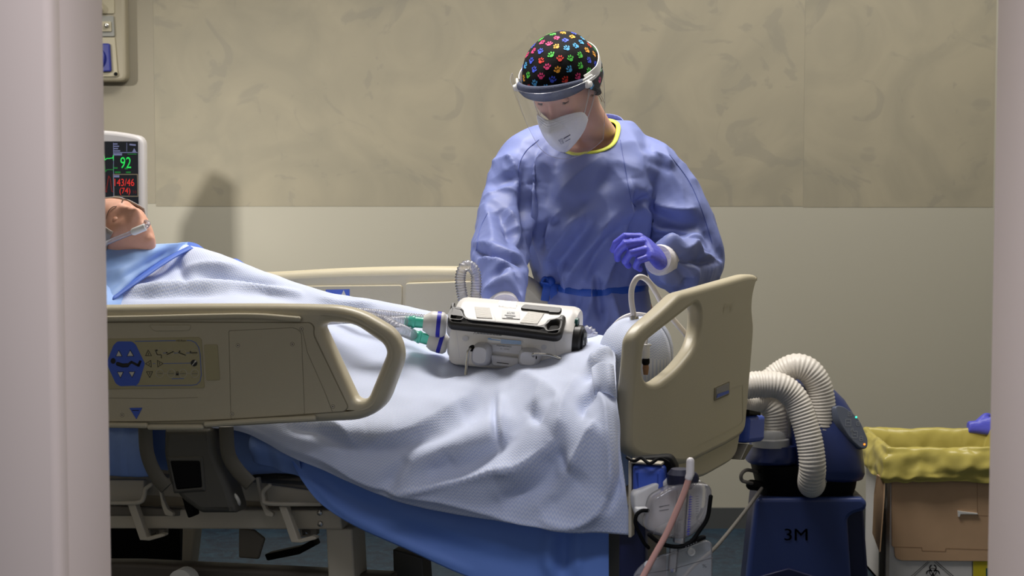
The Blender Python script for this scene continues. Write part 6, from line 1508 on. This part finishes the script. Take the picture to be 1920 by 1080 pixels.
    mb = MB(); mb.hose([q(-40, 225, hY-.02), q(30, 208, hY-.01), q(110, 198, hY), q(200, 205, hY), q(270, 262, hY), q(315, 370, hY-.01), q(342, 480, hY-.02), q(352, 580, hY-.02), q(345, 645, hY+.01), q(352, 650, hY+.06), q(375, 560, hY+.085), q(396, 440, hY+.085), q(400, 330, hY+.085), q(384, 215, hY+.085), q(340, 140, hY+.085), q(275, 116, hY+.09), q(205, 148, hY+.10), q(140, 200, hY+.10), q(70, 250, hY+.10)], .0385, 'hose_white', .0098, .035, 28); mb.build('hose', r, 180, label='long white corrugated hose looped over the hood')
    mb = MB(); mb.tube(cv([q(95, 600, Y+.05), q(50, 592, Y+.02), q(25, 612, Y), q(28, 640, Y), (q(60, 650, Y)), q(95, 660, Y+.03)], 8), .0055, 'cord', 10, 'round'); mb.tube([q(70, 660, Y+.02), q(110, 665, Y+.02)], .016, 'black', 12, 'round'); mb.build('cord_loop', r)
    mb = MB(); mb.tube(cv([pix(1428, 916, 5.3), pix(1400, 955, 5.25), pix(1360, 1005, 5.15), pix(1335, 1033, 5.05), pix(1300, 1062, 4.95), pix(1280, 1085, 4.9)], 8), .0055, 'cord', 10, 'round')
    tag(mb.build('power_cord'), 'grey power cord slanting from the navy warming unit towards the bed', 'cord')
warmer()
# ------------------------------------------------------------------ waste box
def waste():
    Y = 5.50; P = Pl((0, Y, 0), (1, 0, 0)); k = lambda x, y: (1600+x/3.375, 760+y/3.375); kk = lambda L: [k(*p[:2])+tuple(p[2:]) for p in L]
    a = P.pt(*k(235, 500)); x0 = a.x; x1 = x0+.40; D = .38; zt = P.pt(*k(400, 290)).z; zb = P.pt(*k(400, 480)).z
    r = empty('waste_box', Vector(((x0+x1)/2, Y+D/2, 0)), 'brown cardboard clinical waste box with a white printed base by the right wall', 'waste box')
    mb = MB(); t = .006
    for b in [((x0+x1)/2, Y+t/2, x1-x0, t), ((x0+x1)/2, Y+D-t/2, x1-x0, t)]: mb.box((b[0], b[1], zt/2-.015), (b[2], b[3], zt-.034), 'card_white')
    for xx in (x0+t/2, x1-t/2): mb.box((xx, Y+D/2, zt/2-.015), (t, D-2*t, zt-.034), 'card_white')
    mb.box(((x0+x1)/2, Y+D/2, .006), (x1-x0, D, .008), 'card_white'); mb.build('carton', r)
    mb = MB(); mb.plate(P, roundpoly(kk([(240, 470, 2), (960, 440, 2), (960, 985, 4), (300, 980, 4), (262, 965, 10), (256, 895, 2), (242, 890, 2)]), 1), 'cardboard', thick=.006, off=.006, bev=.001); fl = mb.build('front_flap', r, label='brown cardboard front flap')
    mb = MB(); mb.line(P, kk([(255, 893), (430, 897), (432, 918), (580, 922), (582, 903), (900, 912)]), .8, 'card_edge', .0066); mb.line(P, kk([(780, 480), (782, 695), (950, 700)]), .7, 'card_edge', .0066); mb.build('crease', fl, 20)
    mb = MB(); mb.plate(P, roundpoly(kk([(655, 662), (690, 668), (780, 678), (782, 686), (690, 684), (672, 684), (668, 700), (658, 702)]), .6), 'white_plastic', thick=.008, off=.013, bev=.001); mb.build('plastic_tie', fl, label='white plastic tie')
    mb = MB(); PL = Pl(P.pt(*k(170, 500)), (.35, .93, 0)); 
    V = [pix(*k(148, 440), Y+.0), pix(*k(195, 470), Y-.02), pix(*k(190, 600), Y-.05), pix(*k(165, 930), Y-.09), pix(*k(120, 810), Y+.12), pix(*k(130, 560), Y+.1)]
    n = (V[1]-V[0]).cross(V[4]-V[0]).normalized()*.005
    mb.add(V+[v+n for v in V], [tuple(range(6)), tuple(reversed(range(6, 12)))]+[(i, (i+1) % 6, (i+1) % 6+6, i+6) for i in range(6)], 'cardboard'); mb.build('side_flap', r, label='brown cardboard side flap hanging open')
    # printing on the base: warning diamond with biohazard trefoil, yellow panel
    mb = MB(); o = .0012
    mb.line(P, kk([(365, 1082), (472, 988)]), .9, 'icon_black', o); mb.line(P, kk([(382, 1082), (482, 990)]), .8, 'icon_black', o); mb.line(P, kk([(525, 988), (640, 1085)]), .9, 'icon_black', o); mb.line(P, kk([(512, 990), (622, 1085)]), .8, 'icon_black', o)
    mb.line(P, kk([(365, 1082), (500, 1200), (640, 1085)]), .9, 'icon_black', o)
    cx, cy = 503, 1052
    def ringarc(x, y, R, a0, a1, w):
        mb.line(P, kk([(x+R*math.cos(math.radians(a0+(a1-a0)*i/14)), y+R*math.sin(math.radians(a0+(a1-a0)*i/14))) for i in range(15)]), w, 'icon_black', o)
    for an in (-90, 30, 150):
        x, y = cx+24*math.cos(math.radians(an)), cy+24*math.sin(math.radians(an)); ringarc(x, y, 20, an+28, an+332, 2.0)
    ringarc(cx, cy, 22, 0, 360, 1.3); mb.disc(P, *k(cx, cy), 1.6, 1.6, 'card_white', o+.0003)
    mb.line(P, kk([(752, 985), (752, 1200)]), 1.0, 'icon_black', o); mb.poly(P, kk([(757, 960), (960, 960), (960, 1250), (757, 1250)]), 'sign_yellow', o)
    mb.poly(P, kk([(838, 1030), (960, 1030), (960, 1100), (838, 1100)]), 'port_green', o+.0004); mb.build('base_print', r, 20)
    # black frame edge on the left
    mb = MB(); mb.plate(P, kk([(200, 490), (222, 490), (232, 900), (214, 1230), (190, 1230)]), 'dark_plastic', thick=.02, off=-.06, bev=.002); mb.build('trolley_post', r)
    # yellow liner, turned down over the rim
    m = MB(); rng = random.Random(2)
    z_rim = zt+.01; seg = 160
    def rect(i, ex):
        t = i/seg*4; sd = int(t) % 4; f = t-int(t)
        A = [(x0-ex, Y-ex), (x1+ex, Y-ex), (x1+ex, Y+D+ex), (x0-ex, Y+D+ex)]; a_, b_ = A[sd], A[(sd+1) % 4]
        return a_[0]+(b_[0]-a_[0])*f, a_[1]+(b_[1]-a_[1])*f
    R = []
    lev0 = [(.022, zb-.004, 1), (.028, zb+.012, 1), (.026, zb+(zt-zb)*.5, 1), (.016, zt-.004, .6), (.006, z_rim, .5), (-.010, z_rim-.004, .6), (-.026, zt-.05, 1.0), (-.034, zt-.11, 1.2), (-.03, zt-.19, 1.2)]
    lev = [tuple(v) for v in catmull(lev0, 3)]
    for j, (ex, z, w) in enumerate(lev):
        row = []
        for i in range(seg):
            x, y = rect(i, ex); p = Vector((x, y, z))
            nz = noise.noise(Vector((x*9, y*9, z*9+j*.35))); n2 = 1-2*abs(noise.noise(Vector((x*17+4, y*17, z*14)))); n3 = 1-2*abs(noise.noise(Vector((x*40+z*20, y*40, z*26+2))))
            cx_, cy_ = (x0+x1)/2, Y+D/2; d = Vector((x-cx_, y-cy_, 0)).normalized()
            p += d*(.014*nz+.009*n2+.004*n3)*w; p.z += (.016*nz+.006*n3 if .3 < w < .7 else .010*n2)*w
            row.append(p)
        R.append(row)
    m.rings(R, 'bag_yellow', cap=False); o2 = m.build('bin_liner', sharp=180, sub=1, solid=.0012)
    tag(o2, 'crinkled yellow plastic liner folded over the rim of the waste box', 'bin liner')
    # discarded glove on the rim
    mb = MB(); c = pix(1836, 815, Y+D-.02); c.z = z_rim+.012
    hand_lofts(mb, 'glove', c+Vector((-.005, .02, -.004)), Vector((1, -.1, .05)), Vector((.05, .35, .9)), Vector((.1, -.9, .35)), [(10, 20, 10), (20, 30, 20), (15, 40, 10), (30, 20, 20)], [(.01, .02, 0), (.035, .04, -.01), (.05, .045, -.02), (.06, .045, -.03), (.07, .04, -.035)], .9, .9)
    V, Fc = remesh(mb, .003, 3, .4); og = finish(V, Fc, 'used_glove', 'glove'); tag(og, 'crumpled violet blue glove lying on the far rim of the yellow liner', 'glove')
waste()
